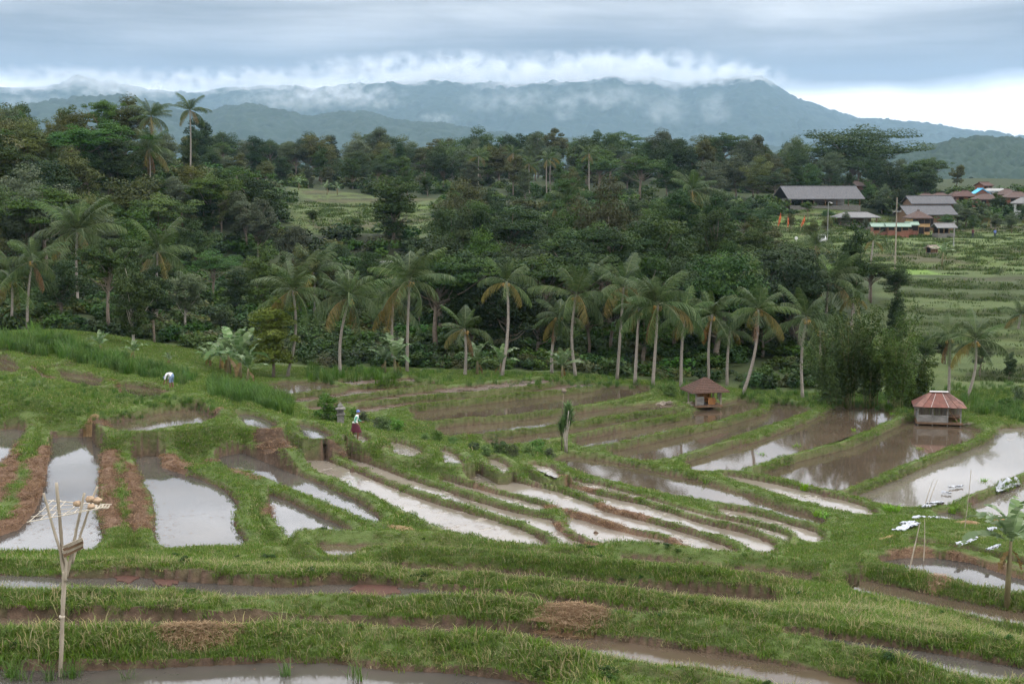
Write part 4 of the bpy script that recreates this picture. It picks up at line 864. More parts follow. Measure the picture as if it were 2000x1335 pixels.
# ------------------------------------------------------------------ banana plants
MAT_BANANA = leaf_mat("banana_leaf", (.095, .150, .068), (.155, .215, .108), (.26, .31, .20), .35, .3, .012, .15)
MAT_BANANA_DRY = leaf_mat("banana_leaf_dry", (.13, .085, .045), (.20, .135, .075), (.27, .20, .12), .8, .2, .01, .1)
MAT_BSTEM = simple("banana_stem", (.10, .085, .04), (.19, .16, .08), 9, .7, .3, .01, scl=(1, 1, .3))
def banana_leaf(e0, droop, seed, mat, torn=.25):
    rng = np.random.default_rng(seed); n = 12; V = []; F = []; T = []; p = np.zeros(3); pts = []; ds = []
    for i in range(n + 1):
        th = R(e0) - R(droop) * (i / n) ** 1.4; d = np.array([math.cos(th), 0, math.sin(th)]); pts.append(p); ds.append(d); p = p + d / n
    for i in range(n):
        s0, s1 = i / n, (i + 1) / n
        if s0 < .12: w0 = w1 = .012
        else: w0 = .155 * math.sin(math.pi * min(1, (.08 + .92 * (s0 - .12) / .88))) ** .55; w1 = .155 * max(.02, math.sin(math.pi * min(.995, .08 + .92 * (s1 - .12) / .88))) ** .55
        for sd in (-1, 1):
            cup = .30 + rng.random() * .25; gap = .82 if rng.random() < torn else 1.0; sag = -.35 * (gap < 1)
            def e(pt, w, d): up = np.array([-d[2], 0, d[0]]); return pt + np.array([0, sd * w, 0]) * .92 + up * w * (cup + sag)
            a, b_ = pts[i], pts[i] + (pts[i + 1] - pts[i]) * gap; k = len(V)
            V += [a, b_, e(b_, w1, ds[i + 1]), e(a, w0, ds[i])]; F.append((k, k + 1, k + 2, k + 3)); T.append(rng.random() * .9)
    return np_mesh("leaf", np.array(V), np.array(F), mat, False, {'tint': ('FACE', T)})
BL = {e: [banana_leaf(e, dr, 800 + e + k, MAT_BANANA, .15 + .2 * k) for k, dr in enumerate((50, 85))] for e in (85, 70, 50, 28)}
BDRY = [banana_leaf(-50, 30, 870, MAT_BANANA_DRY, .6), banana_leaf(-65, 20, 871, MAT_BANANA_DRY, .6)]
def banana(loc, H, L, seed, label, n=8, dry=2, group="banana plants", cat="banana plant"):
    rn = random.Random(seed); o = empty("banana_plant", loc); tag(o, label, cat, group); b = MB(); lx, ly = rn.uniform(-.08, .08) * H, rn.uniform(-.08, .08) * H
    b.tube([(0, 0, -.2), (lx * .3, ly * .3, H * .4), (lx, ly, H)], [.075 * L / 1.2, .065 * L / 1.2, .035 * L / 1.2], 8); b.build("stem", MAT_BSTEM, o, True); a = rn.random() * 6.28
    for i in range(n):
        e = (85, 70, 70, 50, 50, 28, 28)[min(6, int(i / n * 7))]; a += 2.39996; s = L * rn.uniform(.85, 1.1); link("leaf", rn.choice(BL[e]), o, (lx, ly, H - .05), (rn.uniform(-.2, .2), 0, a), (s, s, s))
    for i in range(dry): s = L * .5; link("dry_leaf", BDRY[i % 2], o, (lx, ly, H * .9), (0, 0, rn.random() * 6.28), (s, s, s))
    return o
for i, (px, py, ytop, lab) in enumerate([
    (430,722,672,"banana plant at the left end of the big clump below the yellow-green tree"),(448,730,655,"tallest banana plant in the middle of the big left clump"),(468,738,662,"banana plant at the right side of the big left clump"),(410,716,678,"small banana plant leaning out of the big left clump"),(484,748,690,"low banana plant with dry leaves at the clump's right foot"),
    (195,690,655,"banana plant above the tall grass, leftmost on the rise"),(262,702,668,"ragged banana plant beside pale tree trunks on the left"),(330,712,690,"small banana plant between the left rise and the big clump"),
    (752,728,678,"banana plant left of the tall pale-trunked palm"),(772,730,668,"banana plant just at the tall pale-trunked palm's foot"),(932,733,676,"banana plant left of a pair by the paddy edge"),(978,734,682,"banana plant right of a pair by the paddy edge"),(1098,738,690,"banana plant between two palm trunks at the paddy edge")]):
    b = hit(px, py, 60, 170); h = (py - ytop) * b.y / FPX; banana(b, h * .5, h * .95, 900 + i, lab, 8, 1 + i % 2)
b = hit(1966, 1188, 25, 70); banana(b, 1.70, 1.30, 934, "large near banana plant with torn leaves at the right frame edge", 9, 3)
b = hit(1840, 520, 150, 260); banana(b, 2.0, 2.2, 931, "lone upright banana plant in the far right terraces", 6, 1)
for i, (px, y, h) in enumerate([(520,300,3.2),(545,300,3.4),(500,288,3.0),(585,318,3.2),(660,318,3.0),(640,316,3.2),(1380,300,3.5),(1420,290,3.5)]):
    banana(on(px, y), h * .5, h * .6, 940 + i, "far banana plant, %s from left near the upper terraces" % ordinal([0,1,2,3,4,5,6,7][sorted([520,545,500,585,660,640,1380,1420]).index(px)]), 7, 1, "far banana plants")

# ------------------------------------------------------------------ trees that stand out
def hero(px, py_base, py_top, wpx, y, style, seed, lf, label, name="broadleaf_tree", bark=None, leaves=13000, size=.235, hitting=False, crownname='crown', group=None, cat='tree'):
    p = hit(px, py_base, 50, 300) if hitting else on(px, y)
    h = at_y(px, py_top, p.y).z - p.z; base_w = {'round': .72, 'oval': .52, 'layer': 1.0, 'loose': .60, 'column': .30, 'cone': .55, 'shrub': 1.1}[style]
    return plant_tree(name, p - Vector((0, 0, .1)), h, style, seed, lf, label, group, (wpx * p.y / FPX) / (base_w * h), cat, leaves=leaves, size=size, bark=bark, crownname=crownname)
hero(533, 737, 575, 96, 0, 'oval', 201, 'yellow', "yellow-green rounded tree at the left corner of the brown paddies", hitting=True, leaves=15000, size=.26)
hero(362, 652, 515, 84, 130, 'loose', 202, 'grey', "slim grey-green tree with a pale forked trunk", bark=MAT_PALEBARK)
hero(212, 665, 462, 150, 122, 'layer', 203, 'bright', "tall feathery bright green tree over the left thicket")
hero(258, 690, 500, 92, 112, 'oval', 204, 'mid', "dark tree with pale twin trunks behind the left tall grass", bark=MAT_PALEBARK)
hero(300, 670, 520, 80, 118, 'loose', 205, 'dark', "thin dark tree right of the pale twin trunks")
hero(120, 660, 500, 110, 126, 'round', 206, 'dark', "dense dark tree between the left palms and the feathery tree")
hero(770, 470, 342, 96, 231, 'oval', 207, 'mid', "tall leafy tree at the right end of the upper terraces")
hero(895, 480, 352, 112, 222, 'round', 208, 'olive', "broad olive domed tree right of the upper terraces")
hero(1193, 545, 342, 132, 172, 'round', 209, 'olive', "big tree with pale bare branches above the palm row", bark=MAT_PALEBARK, leaves=9000)
hero(1110, 480, 345, 80, 205, 'layer', 210, 'bright', "bright green tree left of the big branching tree")
hero(905, 560, 412, 90, 175, 'cone', 211, 'dark', "dark conical tree in front of the olive domed tree")
hero(1660, 395, 244, 215, 392, 'round', 212, 'dark', "huge spreading banyan towering over the village", name="banyan_tree", leaves=26000, size=.17)
hero(1668, 560, 432, 54, 162, 'column', 213, 'dark', "dark columnar tree overgrown with vines beside the power pole")
hero(1752, 650, 560, 50, 138, 'cone', 214, 'dark', "narrow conical tree above the bamboo clump")
hero(1722, 435, 385, 46, 300, 'round', 215, 'dark', "round dark tree left of the two-tier grey roof")
hero(1790, 400, 312, 70, 350, 'oval', 216, 'mid', "tall green tree right of the banyan")
hero(1582, 390, 318, 40, 340, 'oval', 217, 'bright', "fresh green tree behind the long grey shed")
hero(1885, 462, 402, 60, 290, 'loose', 218, 'grey', "light grey-green tree right of the village houses")
hero(1950, 410, 382, 44, 310, 'round', 219, 'dark', "low dark tree below the blue-roofed house")
hero(215, 320, 190, 84, 236, 'layer', 220, 'bright', "tall bright flat-topped tree on the left skyline")
hero(45, 330, 205, 76, 232, 'cone', 221, 'olive', "dark pointed tree at the far left skyline")
hero(130, 330, 214, 60, 238, 'round', 222, 'grey', "pale round tree between the left skyline trees")
hero(612, 446, 408, 26, 250, 'round', 223, 'mid', "small round bush on the upper terraces, left one", name="field_bush", hitting=False, cat='bush')
hero(694, 446, 422, 22, 250, 'round', 224, 'mid', "small round bush on the upper terraces, right one", name="field_bush", cat='bush')
hero(640, 822, 765, 58, 0, 'shrub', 225, 'weed', "leafy shrub beside the small stone shrine", name="shrub", hitting=True, leaves=3500, size=.6, cat='shrub')
hero(1330, 480, 392, 90, 235, 'round', 226, 'mid', "round tree below the far end of the ridge wood, right of centre")
hero(1480, 560, 420, 100, 200, 'loose', 227, 'olive', "loose olive tree left of the open fields")
hero(1420, 600, 470, 90, 172, 'round', 228, 'dark', "dense round dark tree above the right part of the palm row")
hero(1530, 620, 500, 70, 160, 'round', 229, 'dark', "round dark tree below the red temple roof")
hero(730, 545, 505, 60, 195, 'shrub', 230, 'mid', "bushy shrub beside the road under the cut bank", name="shrub", leaves=5000, size=.4, cat='shrub')
hero(430, 660, 600, 50, 132, 'shrub', 231, 'dark', "dark shrub right of the slim grey-green tree", name="shrub", leaves=5000, size=.4, cat='shrub')
hero(655, 520, 470, 60, 212, 'round', 232, 'mid', "tree against the brown cut bank, left one")
for i, (px, py, s) in enumerate([(735,838,30),(750,842,34),(772,845,36),(712,822,24),(855,862,26),(885,868,22),(925,880,24),(950,888,26),(975,885,34),(1000,892,30),(1030,890,30),(1050,884,34),(1075,893,24),(830,860,20),(690,815,24),(1985,790,44),(1310,775,30),(1965,800,30)]):
    sx = sorted([735,750,772,712,855,885,925,950,975,1000,1030,1050,1075,830,690,1985,1310,1965]).index(px)
    hero(px, py, py - s, s * 1.1, 0, 'shrub', 240 + i % 3, ('grey', 'weed', 'weed')[i % 3], "leafy %s shrub, %s from left along the field edges" % (CLR[('grey', 'weed', 'weed')[i % 3]], ordinal(sx)), name="shrub", hitting=True, leaves=1500, size=.85, group="leafy shrubs along the field edges", cat='shrub')

# bamboo clump: arching culms with hanging leaf sprays
MAT_CULM = simple("bamboo_culm", (.13, .13, .05), (.24, .22, .10), 6, .5, .1)
def bamboo(px, py, top, wpx, seed, label):
    p = hit(px, py, 60, 170); rn = random.Random(seed); rng = np.random.default_rng(seed); Hh = at_y(px, top, p.y).z - p.z; W = wpx * p.y / FPX / 2
    o = empty("bamboo_clump", p); tag(o, label, "bamboo", "bamboo clumps behind the paddies"); C = []; Rd = []
    for i in range(16):
        c = MB(); a = rn.random() * 6.28; r0 = rn.random() * .5; h = Hh * rn.uniform(.6, 1.0); w = W * rn.uniform(.35, 1.25); pts = []
        for k in range(9):
            f = k / 8; pts.append((math.cos(a) * (r0 + w * f ** 2.2), math.sin(a) * (r0 + w * f ** 2.2), h * (f - .10 * f ** 4) - .2 * (k == 0)))
            if f > .22:
                for _ in range(2): C.append([pts[-1][0] + rn.uniform(-.35, .35), pts[-1][1] + rn.uniform(-.35, .35), pts[-1][2] + rn.uniform(-.3, .2)]); Rd.append(rn.uniform(.2, .6))
        c.tube(pts, [.035, .034, .032, .03, .026, .022, .016, .010, .005], 5); c.build("culm", MAT_CULM, o, True)
    V, F, T = leaf_cloud(np.array(C), np.array(Rd), 9000, .22, rng, .3, 1.2, 1.2, aspect=.34)
    link("foliage", np_mesh("foliage", V, F, LEAF['mid'], False, {'tint': ('FACE', T)}), o)
bamboo(1655, 793, 575, 110, 31, "left half of the big bamboo thicket right of the palm row"); bamboo(1700, 796, 560, 120, 32, "tallest middle part of the big bamboo thicket"); bamboo(1622, 790, 640, 70, 34, "lowest leftmost part of the big bamboo thicket"); bamboo(1785, 798, 690, 60, 35, "small bamboo tuft left of the red-roofed hut"); bamboo(1752, 795, 610, 90, 33, "right part of the big bamboo thicket, by the stunted palm")
# fan-leaved dracaena standing in the field corner
p = hit(1105, 882, 60, 120); o = empty("dracaena_tree", p); tag(o, "upright fan-leaved dracaena with several pale stems at the paddy corner", "dracaena"); rn = random.Random(5); C = []
sc_ = p.y / FPX
for i in range(6):
    st = MB(); a = rn.random() * 6.28; tx = rn.uniform(-10, 10) * sc_; h = rn.uniform(50, 92) * sc_; st.tube([(rn.uniform(-.1, .1), rn.uniform(-.1, .1), -.1), (tx * .4, rn.uniform(-.2, .2), h * .5), (tx, rn.uniform(-.3, .3), h)], [.045, .035, .025], 6); st.build("stem", MAT_PALEBARK, o, True); C.append((tx, rn.uniform(-.3, .3), h))
V = []; F = []; T = []
for (cx, cy2, cz2) in C * 2:
    for k in range(60):
        a = rn.random() * 6.28; e = rn.uniform(.75, 1.5); l = rn.uniform(.45, .8); d = np.array([math.cos(a) * math.cos(e), math.sin(a) * math.cos(e), math.sin(e)]); c = np.array([cx, cy2, cz2 - rn.random() * .7]); w = np.array([-d[1], d[0], 0]) * .05; m = c + d * l * .6; t = c + d * l + np.array([0, 0, -.12]); b = len(V)
        V += [c - w, c + w, m - w, m + w, t - w * .2, t + w * .2]; F += [(b, b + 1, b + 3, b + 2), (b + 2, b + 3, b + 5, b + 4)]; T += [rn.random()] * 2
link("foliage", np_mesh("foliage", np.array(V), np.array(F), LEAF['weed'], False, {'tint': ('FACE', T)}), o)
st = MB(); st.tube([(-8 * sc_, 0, 0), (-7 * sc_, 0, 90 * sc_), (-4 * sc_, 0, 122 * sc_)], [.03, .025, .02], 6); st.blob((-4 * sc_, 0, 122 * sc_), (.16, .12, .14), 3); st.build("dead_stalk", MAT_BARK, o, True)

# ------------------------------------------------------------------ road on the far slope
rp_ = [Vector((x, y, 0)) for x, y in ROAD_W]; V = []; F = []
for i, q in enumerate(rp_):
    t = (rp_[min(i + 1, len(rp_) - 1)] - rp_[max(i - 1, 0)]).normalized(); nrm_ = Vector((-t.y, t.x, 0)); z = at_y(*ROAD_PX[i]).z + .35
    for k in (-2.2, 2.2): w = q + nrm_ * k; V.append((w.x, w.y, z))
    for k in (-3.0, 3.0): w = q + nrm_ * k; V.append((w.x, w.y, z - 1.6))
for i in range(len(rp_) - 1):
    b = 4 * i; F += [(b, b + 1, b + 5, b + 4), (b + 2, b, b + 4, b + 6), (b + 1, b + 3, b + 7, b + 5)]
MAT_ROAD = simple("asphalt", (.10, .105, .10), (.16, .16, .15), 2, .9, .1)
tag(link("road", np_mesh("road", np.array(V), np.array(F), MAT_ROAD)), kind='structure')
# ------------------------------------------------------------------ field huts
MAT_WOOD = simple("weathered_wood", (.16, .13, .10), (.34, .29, .24), 6, .85, .4, .01, scl=(1, 1, .25))
MAT_PALEWOOD = simple("pale_boards", (.13, .122, .112), (.29, .28, .26), 5, .85, .3, .01, scl=(.3, 1, 1))
MAT_ORANGEWOOD = simple("orange_planks", (.20, .085, .03), (.36, .17, .06), 4, .8, .3, .01, scl=(1, 1, .3))
MAT_DARK = simple("dark_interior", (.012, .011, .010), (.02, .018, .016), 3, .95, 0)
MAT_TILE = simple("old_clay_tiles", (.055, .032, .024), (.13, .075, .055), 9, .9, .5, .02)
MAT_RUST = simple("rusty_red_roof_sheet", (.085, .034, .026), (.18, .07, .05), 2.5, .7, .15, .01)
MAT_RUST2 = simple("faded_red_roof_sheet", (.060, .036, .030), (.22, .11, .085), 2.2, .8, .2, .01)
MAT_PALEMETAL = simple("pale_metal", (.42, .40, .38), (.60, .58, .56), 5, .6, .1)
MAT_THATCH = simple("grey_roofing", (.13, .13, .13), (.22, .215, .21), 4, .9, .4, .03, scl=(4, .5, .5), spec=.08)
MAT_GREYTILE = simple("grey_roof_sheet", (.075, .075, .08), (.14, .138, .14), 3, .85, .2, .02, scl=(3, .4, .4), spec=.08)
MAT_GREENROOF = simple("pale_green_roof", (.15, .22, .17), (.23, .30, .24), 3, .6, .1)
MAT_BROWNROOF = simple("brown_tile_roof", (.060, .040, .034), (.115, .076, .064), 5, .9, .4, .02)
MAT_REDROOF = simple("red_tile_roof", (.062, .036, .030), (.105, .058, .047), 5, .9, .3, .02)
MAT_BLUE = simple("sky_blue_sheet", (.05, .36, .62), (.10, .46, .74), 2, .6, .1)
MAT_WHITEWALL = simple("white_plaster", (.55, .55, .54), (.72, .72, .70), 2, .85, .1)
MAT_OCHRE = simple("ochre_plaster", (.38, .24, .10), (.50, .33, .15), 2, .85, .1)
MAT_BRICK = simple("red_brown_wall", (.17, .07, .045), (.27, .12, .08), 3, .9, .2)
MAT_TIMBER = simple("brown_timber", (.10, .06, .035), (.20, .12, .07), 4, .85, .2)
MAT_CONC = simple("concrete", (.22, .22, .21), (.34, .335, .32), 4, .9, .2)
MAT_ORANGE = simple("orange_cloth", (.40, .085, .03), (.50, .13, .05), 3, .8, .1)
MAT_PLASTIC = simple("white_plastic_sheet", (.30, .32, .35), (.50, .52, .56), 9, .45, .2, .01)
MAT_STONE = simple("grey_stone", (.10, .095, .085), (.21, .20, .18), 7, .95, .4, .02)
MAT_CLOTH = simple("pale_cloth", (.45, .44, .42), (.60, .58, .55), 5, .9, .1)
def hip(mb, w, d, z, h, ridge, t=.05, mi=0):
    """hipped roof: eave rectangle w x d at height z, ridge of length `ridge` h above"""
    x, y, r = w / 2, d / 2, ridge / 2
    V = [(-x, -y, z), (x, -y, z), (x, y, z), (-x, y, z), (-r, 0, z + h), (r, 0, z + h)]; V += [(a, b, c - t) for a, b, c in V]
    mb.add(V, [(0, 1, 5, 4), (1, 2, 5), (2, 3, 4, 5), (3, 0, 4), (6, 10, 11, 7), (7, 11, 8), (8, 11, 10, 9), (9, 10, 6), (0, 6, 7, 1), (1, 7, 8, 2), (2, 8, 9, 3), (3, 9, 6, 0)], mi)
def gable(mb, w, d, z, h, t=.08, mi=0, over=0):
    x, y = w / 2, d / 2; V = [(-x, -y, z), (x, -y, z), (x, y, z), (-x, y, z), (-x, 0, z + h), (x, 0, z + h)]; V += [(a, b, c - t) for a, b, c in V]
    mb.add(V, [(0, 1, 5, 4), (2, 3, 4, 5), (6, 10, 11, 7), (8, 11, 10, 9), (0, 6, 7, 1), (2, 8, 9, 3), (1, 7, 11, 5), (5, 11, 8, 2), (3, 9, 10, 4), (4, 10, 6, 0)], mi)
# tiled hut
p = hit(1376, 791, 60, 140); k = p.y / FPX; o = empty("field_hut", p, R(14)); tag(o, "small open field hut with a dark tiled hip roof at the paddy edge", "hut")
r = MB(); hip(r, 80 * k, 66 * k, 1.12, .92, .25, .06); rf = r.build("roof", MAT_TILE, o)
for i in range(9):                                          # courses of tiles, proud of the slope
    f = (i + .5) / 9; z = 1.13 + .92 * f; w = 80 * k * (1 - f) + .25 * f; d = 66 * k * (1 - f); c = MB(); c.box((0, -d / 2 - .012, z), (w, .03, .035)); c.box((0, d / 2 + .012, z), (w, .03, .035)); c.box((-w / 2 - .012, 0, z), (.03, d, .035)); c.box((w / 2 + .012, 0, z), (.03, d, .035)); c.build("tile_course", MAT_TILE, rf)
for sx in (-1, 1):
    for sy in (-1, 1): c = MB(); c.box((sx * .95, sy * .75, .5), (.09, .09, 1.3)); c.build("post", MAT_WOOD, o)
c = MB(); c.box((0, 0, .05), (2.1, 1.7, .14)); c.build("floor_slab", MAT_TIMBER, o)
c = MB(); c.box((-.62, -.74, .45), (.56, .05, .60)); c.build("low_wall", MAT_PALEWOOD, o)
for i in range(6): c = MB(); c.box((-.28 + i * .19, .70, .62), (.17, .04, 1.0)); c.build("plank", MAT_ORANGEWOOD, o)
for i in range(4): c = MB(); c.box((.05 + i * .14, -.72, .40), (.12, .03, .5)); c.build("plank", MAT_ORANGEWOOD, o)
c = MB(); c.box((.1, 0, .38), (1.3, 1.0, .06)); c.build("bench", MAT_ORANGEWOOD, o)
q = MB(); q.box((1.06, -.35, .62), (.03, .30, .62)); q.box((1.07, .05, .66), (.03, .26, .5)); oo = q.build("hanging_cloth", MAT_CLOTH, None); oo.location = p; oo.rotation_euler = (0, 0, R(14)); tag(oo, "pale cloths hanging from the side of the dark-roofed hut", "cloth")
# red sheet-metal hut
p = hit(1832, 824, 60, 140); k = p.y / FPX; o = empty("field_hut", p, R(-12)); tag(o, "field hut with rusty red sheet roof and pale board walls on the right", "hut")
W, D, ZE, RH, RL = 100 * k, 74 * k, 1.18, .90, 30 * k
roof = empty("roof", (0, 0, 0)); roof.parent = o
def roof_sheet(pts):
    P_ = [Vector(q) for q in pts]; nn = (P_[1] - P_[0]).cross(P_[-1] - P_[0]).normalized(); c = MB(); V = [q + nn * .02 for q in P_] + [q - nn * .012 for q in P_]; m = len(P_)
    c.add(V, [tuple(range(m)), tuple(range(2 * m - 1, m - 1, -1))] + [(i, m + i, m + (i + 1) % m, (i + 1) % m) for i in range(m)]); c.build("roof_sheet", random.choice((MAT_RUST, MAT_RUST2)), roof, loc=(0, 0, random.uniform(-.012, .012)))
for sy in (-1, 1):
    n = 6
    for i in range(n):
        a, b = -W / 2 + W * i / n + .015, -W / 2 + W * (i + 1) / n - .015; ta, tb = max(-RL / 2, min(RL / 2, a * RL / W)), max(-RL / 2, min(RL / 2, b * RL / W)); pts = [(a, sy * D / 2, ZE), (b, sy * D / 2, ZE), (tb, 0, ZE + RH), (ta, 0, ZE + RH)]
        roof_sheet(pts if sy < 0 else pts[::-1])
for sx in (-1, 1):
    for i in range(3):
        a, b = -D / 2 + D * i / 3 + .015, -D / 2 + D * (i + 1) / 3 - .015; t = (RL / 2 + .02) * sx; pts = [(sx * W / 2, a, ZE), (sx * W / 2, b, ZE), (t, b * .03, ZE + RH), (t, a * .03, ZE + RH)]; roof_sheet(pts if sx > 0 else pts[::-1])
for sy in (-1, 1):
    for i in range(1, 6):
        a = -W / 2 + W * i / 6; c = MB(); c.tube([(a, sy * D / 2, ZE + .03), (a * RL / W, 0, ZE + RH + .03)], .013, 5); c.build("seam", MAT_PALEMETAL if i in (2, 4) and sy < 0 else MAT_RUST, roof)
c = MB(); c.box((0, 0, ZE + RH + .03), (RL + .2, .34, .05)); c.build("ridge_cap", MAT_PALEMETAL, roof)
for x in (-1.42, -.45, .55, 1.42):
    for y in (-.95, .95): c = MB(); c.box((x, y, .55), (.085, .085, 1.4)); c.build("post", MAT_PALEWOOD, o)
for i in range(5): c = MB(); c.box((-.45, -.94, .12 + i * .105), (1.95, .04, .095)); c.build("board", MAT_PALEWOOD, o)
for i in range(5): c = MB(); c.box((-1.44, 0, .12 + i * .105), (.04, 1.9, .095)); c.build("board", MAT_PALEWOOD, o)
for i in range(9): c = MB(); c.box((-1.40 + i * .35, .93, .65), (.33, .04, 1.15)); c.build("board", MAT_WOOD, o)
c = MB(); c.box((0, 0, .04), (3.1, 2.2, .12)); c.build("floor_slab", MAT_TIMBER, o)
c = MB(); c.tube([(.62, -1.0, 1.0), (1.25, -1.05, .12)], .035, 5); c.build("brace", MAT_TIMBER, o)
c = MB(); c.box((1.0, -.2, .45), (.8, .9, .08)); c.box((1.0, -.2, .25), (.7, .05, .35)); c.build("bench", MAT_TIMBER, o)
for i in range(3): c = MB(); c.tube([(1.2 + .2 * i, -1.15, -.05), (1.75 + .12 * i, -1.3 - .2 * i, .16)], .03, 5); tag(c.build("pole_offcut", MAT_WOOD, None, loc=p), ("shortest cut pole at the right foot of the red-roofed hut", "middle cut pole at the right foot of the red-roofed hut", "outermost cut pole at the right foot of the red-roofed hut")[i], "pole", "cut poles at the red-roofed hut")
# rubble and cut branches by the tiled hut
for i, (px, py) in enumerate(((1290, 795), (1302, 790), (1345, 793))):
    p = hit(px, py, 60, 140); rn = random.Random(i); c = MB()
    for j in range(8): c.tube([Vector((rn.uniform(-.5, .5), rn.uniform(-.3, .3), .03)), Vector((rn.uniform(-.5, .5), rn.uniform(-.3, .3), rn.uniform(.1, .35)))], .05, 5)
    tag(c.build("branch_pile", MAT_WOOD, None, loc=p), ("leftmost pile of cut branches on the paddy edge left of the tiled hut", "middle pile of cut branches left of the tiled hut", "pile of sticks at the tiled hut's left foot")[i], "branch pile")
# shrine
p = hit(665, 826, 60, 110); o = empty("stone_shrine", p, .2); tag(o, "small grey stone shrine standing by the path left of the walking farmer", "shrine")
c = MB(); c.box((0, 0, .25), (.42, .42, .6)); c.box((0, 0, .58), (.55, .55, .09)); c.build("pedestal", MAT_STONE, o); c = MB()
for sx in (-1, 1):
    for sy in (-1, 1): c.box((sx * .17, sy * .17, .78), (.07, .07, .34))
c.box((0, .14, .78), (.3, .05, .34)); c.build("niche", MAT_STONE, o); c = MB(); hip(c, .62, .62, .95, .22, .05, .05); hip(c, .34, .34, 1.13, .22, .02, .04); c.build("roof", MAT_STONE, o)

# ------------------------------------------------------------------ village
def house(px, py, y, w, d, h, roof, rh, wallm, roofm, rz, label, wins=3, over=.8, ridge=.5, posts=False, floors=1, name="village_house", cat="house", door=True):
    p = at_y(px, py, y); o = empty(name, p, R(rz)); tag(o, label, cat)
    if not posts: c = MB(); c.box((0, 0, h / 2 - .9), (w, d, h + 1.8)); c.build("wall", wallm, o)
    else:
        c = MB(); c.box((0, 0, -.7), (w, d, 1.7)); c.build("plinth", MAT_STONE, o); n = max(3, int(w / 2.4))
        for i in range(n + 1):
            for sy in (-1, 1): c = MB(); c.box((-w / 2 + .15 + (w - .3) * i / n, sy * (d / 2 - .15), h / 2), (.2, .2, h)); c.build("post", MAT_TIMBER, o)
        c = MB(); c.box((0, d * .30, h / 2), (w * .9, .15, h)); c.build("back_wall", wallm, o)
    r = MB(); (hip(r, w + 2 * over, d + 2 * over, h, rh, w * ridge, .15) if roof == 'hip' else gable(r, w + 2 * over, d + 2 * over, h, rh, .15)); rf = r.build("roof", roofm, o)
    c = MB(); c.box((0, 0, h + rh + .03), (w * ridge + .3 if roof == 'hip' else w + 2 * over, .28, .14)); c.build("ridge_cap", roofm, rf)
    if roof == 'gable' and not posts:
        for sx in (-1, 1): c = MB(); c.add([(sx * w / 2, -d / 2, h), (sx * w / 2, d / 2, h), (sx * w / 2, 0, h + rh * .85)], [(0, 1, 2) if sx > 0 else (2, 1, 0)]); c.build("gable_wall", wallm, o)
    if wins and not posts:
        for fl in range(floors):
            for i in range(wins):
                x = -w / 2 + w * (i + .5) / wins; zz = h / floors * (fl + .55)
                isd = door and fl == 0 and i == wins // 2; ww, hh = (.95, min(1.9, h / floors * .8)) if isd else (1.0, min(1.1, h / floors * .5))
                if isd: zz = hh / 2 + .05
                f = MB(); f.box((x, -d / 2 - .03, zz), (ww + .2, .06, hh + .2)); fo = f.build("door" if isd else "window", MAT_TIMBER, o); g = MB(); g.box((x, -d / 2 - .065, zz), (ww, .03, hh)); g.build("panel" if isd else "pane", MAT_DARK, fo)
    return o
house(1597, 402, 304, 15.5, 9.0, 1.6, 'gable', 2.6, MAT_CONC, MAT_GREYTILE, 9, "long grey-roofed shed on the slope left of the village", posts=True, over=.7, name="farm_shed", cat="shed")
house(1671, 438, 284, 7.4, 5.0, 1.5, 'hip', .95, MAT_TIMBER, MAT_THATCH, 0, "low open pavilion with grey hip roof below the banyan", posts=True, over=.6, ridge=.6, name="pavilion", cat="pavilion")
house(1806, 440, 290, 9.2, 7.0, 2.3, 'gable', 1.7, MAT_TIMBER, MAT_GREYTILE, 4, "large house with two stepped grey roofs in the village centre", over=.7)
house(1812, 424, 296, 8.6, 6.0, 2.9, 'gable', 1.5, MAT_TIMBER, MAT_GREYTILE, 4, "upper grey gable roof building behind the stepped house", over=.5, wins=0)
house(1792, 456, 268, 3.4, 3.2, 3.0, 'hip', 1.35, MAT_OCHRE, MAT_BROWNROOF, 8, "two-storey ochre house with dark pyramid roof in front", wins=3, over=.5, ridge=.05, floors=2)
house(1722, 452, 264, 3.6, 2.6, 1.0, 'gable', .55, MAT_BRICK, MAT_GREENROOF, -4, "low red-walled stall with pale green roof, left one", over=.4, wins=3, name="stall", cat="stall")
house(1752, 452, 263, 3.8, 2.6, 1.0, 'gable', .55, MAT_BRICK, MAT_GREENROOF, -4, "low red-walled stall with pale green roof, middle one", over=.4, wins=3, name="stall", cat="stall")
house(1780, 450, 265, 1.9, 2.2, 1.1, 'gable', .5, MAT_BRICK, MAT_GREENROOF, -4, "low pale green roofed stall touching the ochre house", over=.3, wins=2, name="stall", cat="stall")
house(1843, 457, 262, 3.2, 2.8, 1.25, 'gable', .75, MAT_DARK, MAT_THATCH, 6, "open lean-to with light grey roof right of the ochre house", posts=True, over=.35, name="lean_to", cat="shed")
house(1945, 392, 340, 6.2, 5.0, 2.4, 'hip', .5, MAT_WHITEWALL, MAT_CONC, 0, "white flat-topped house beside the blue roof", over=.3, wins=4, ridge=.7)
house(1914, 391, 336, 3.0, 4.0, 1.3, 'gable', 1.5, MAT_BRICK, MAT_BLUE, 90, "low house with a bright sky-blue roof sheet", over=.3, wins=0)
house(1921, 371, 343, 2.6, 3.0, 1.1, 'gable', .75, MAT_BRICK, MAT_REDROOF, 25, "small red-brown upper room above the blue roof", over=.3, wins=2, door=False)
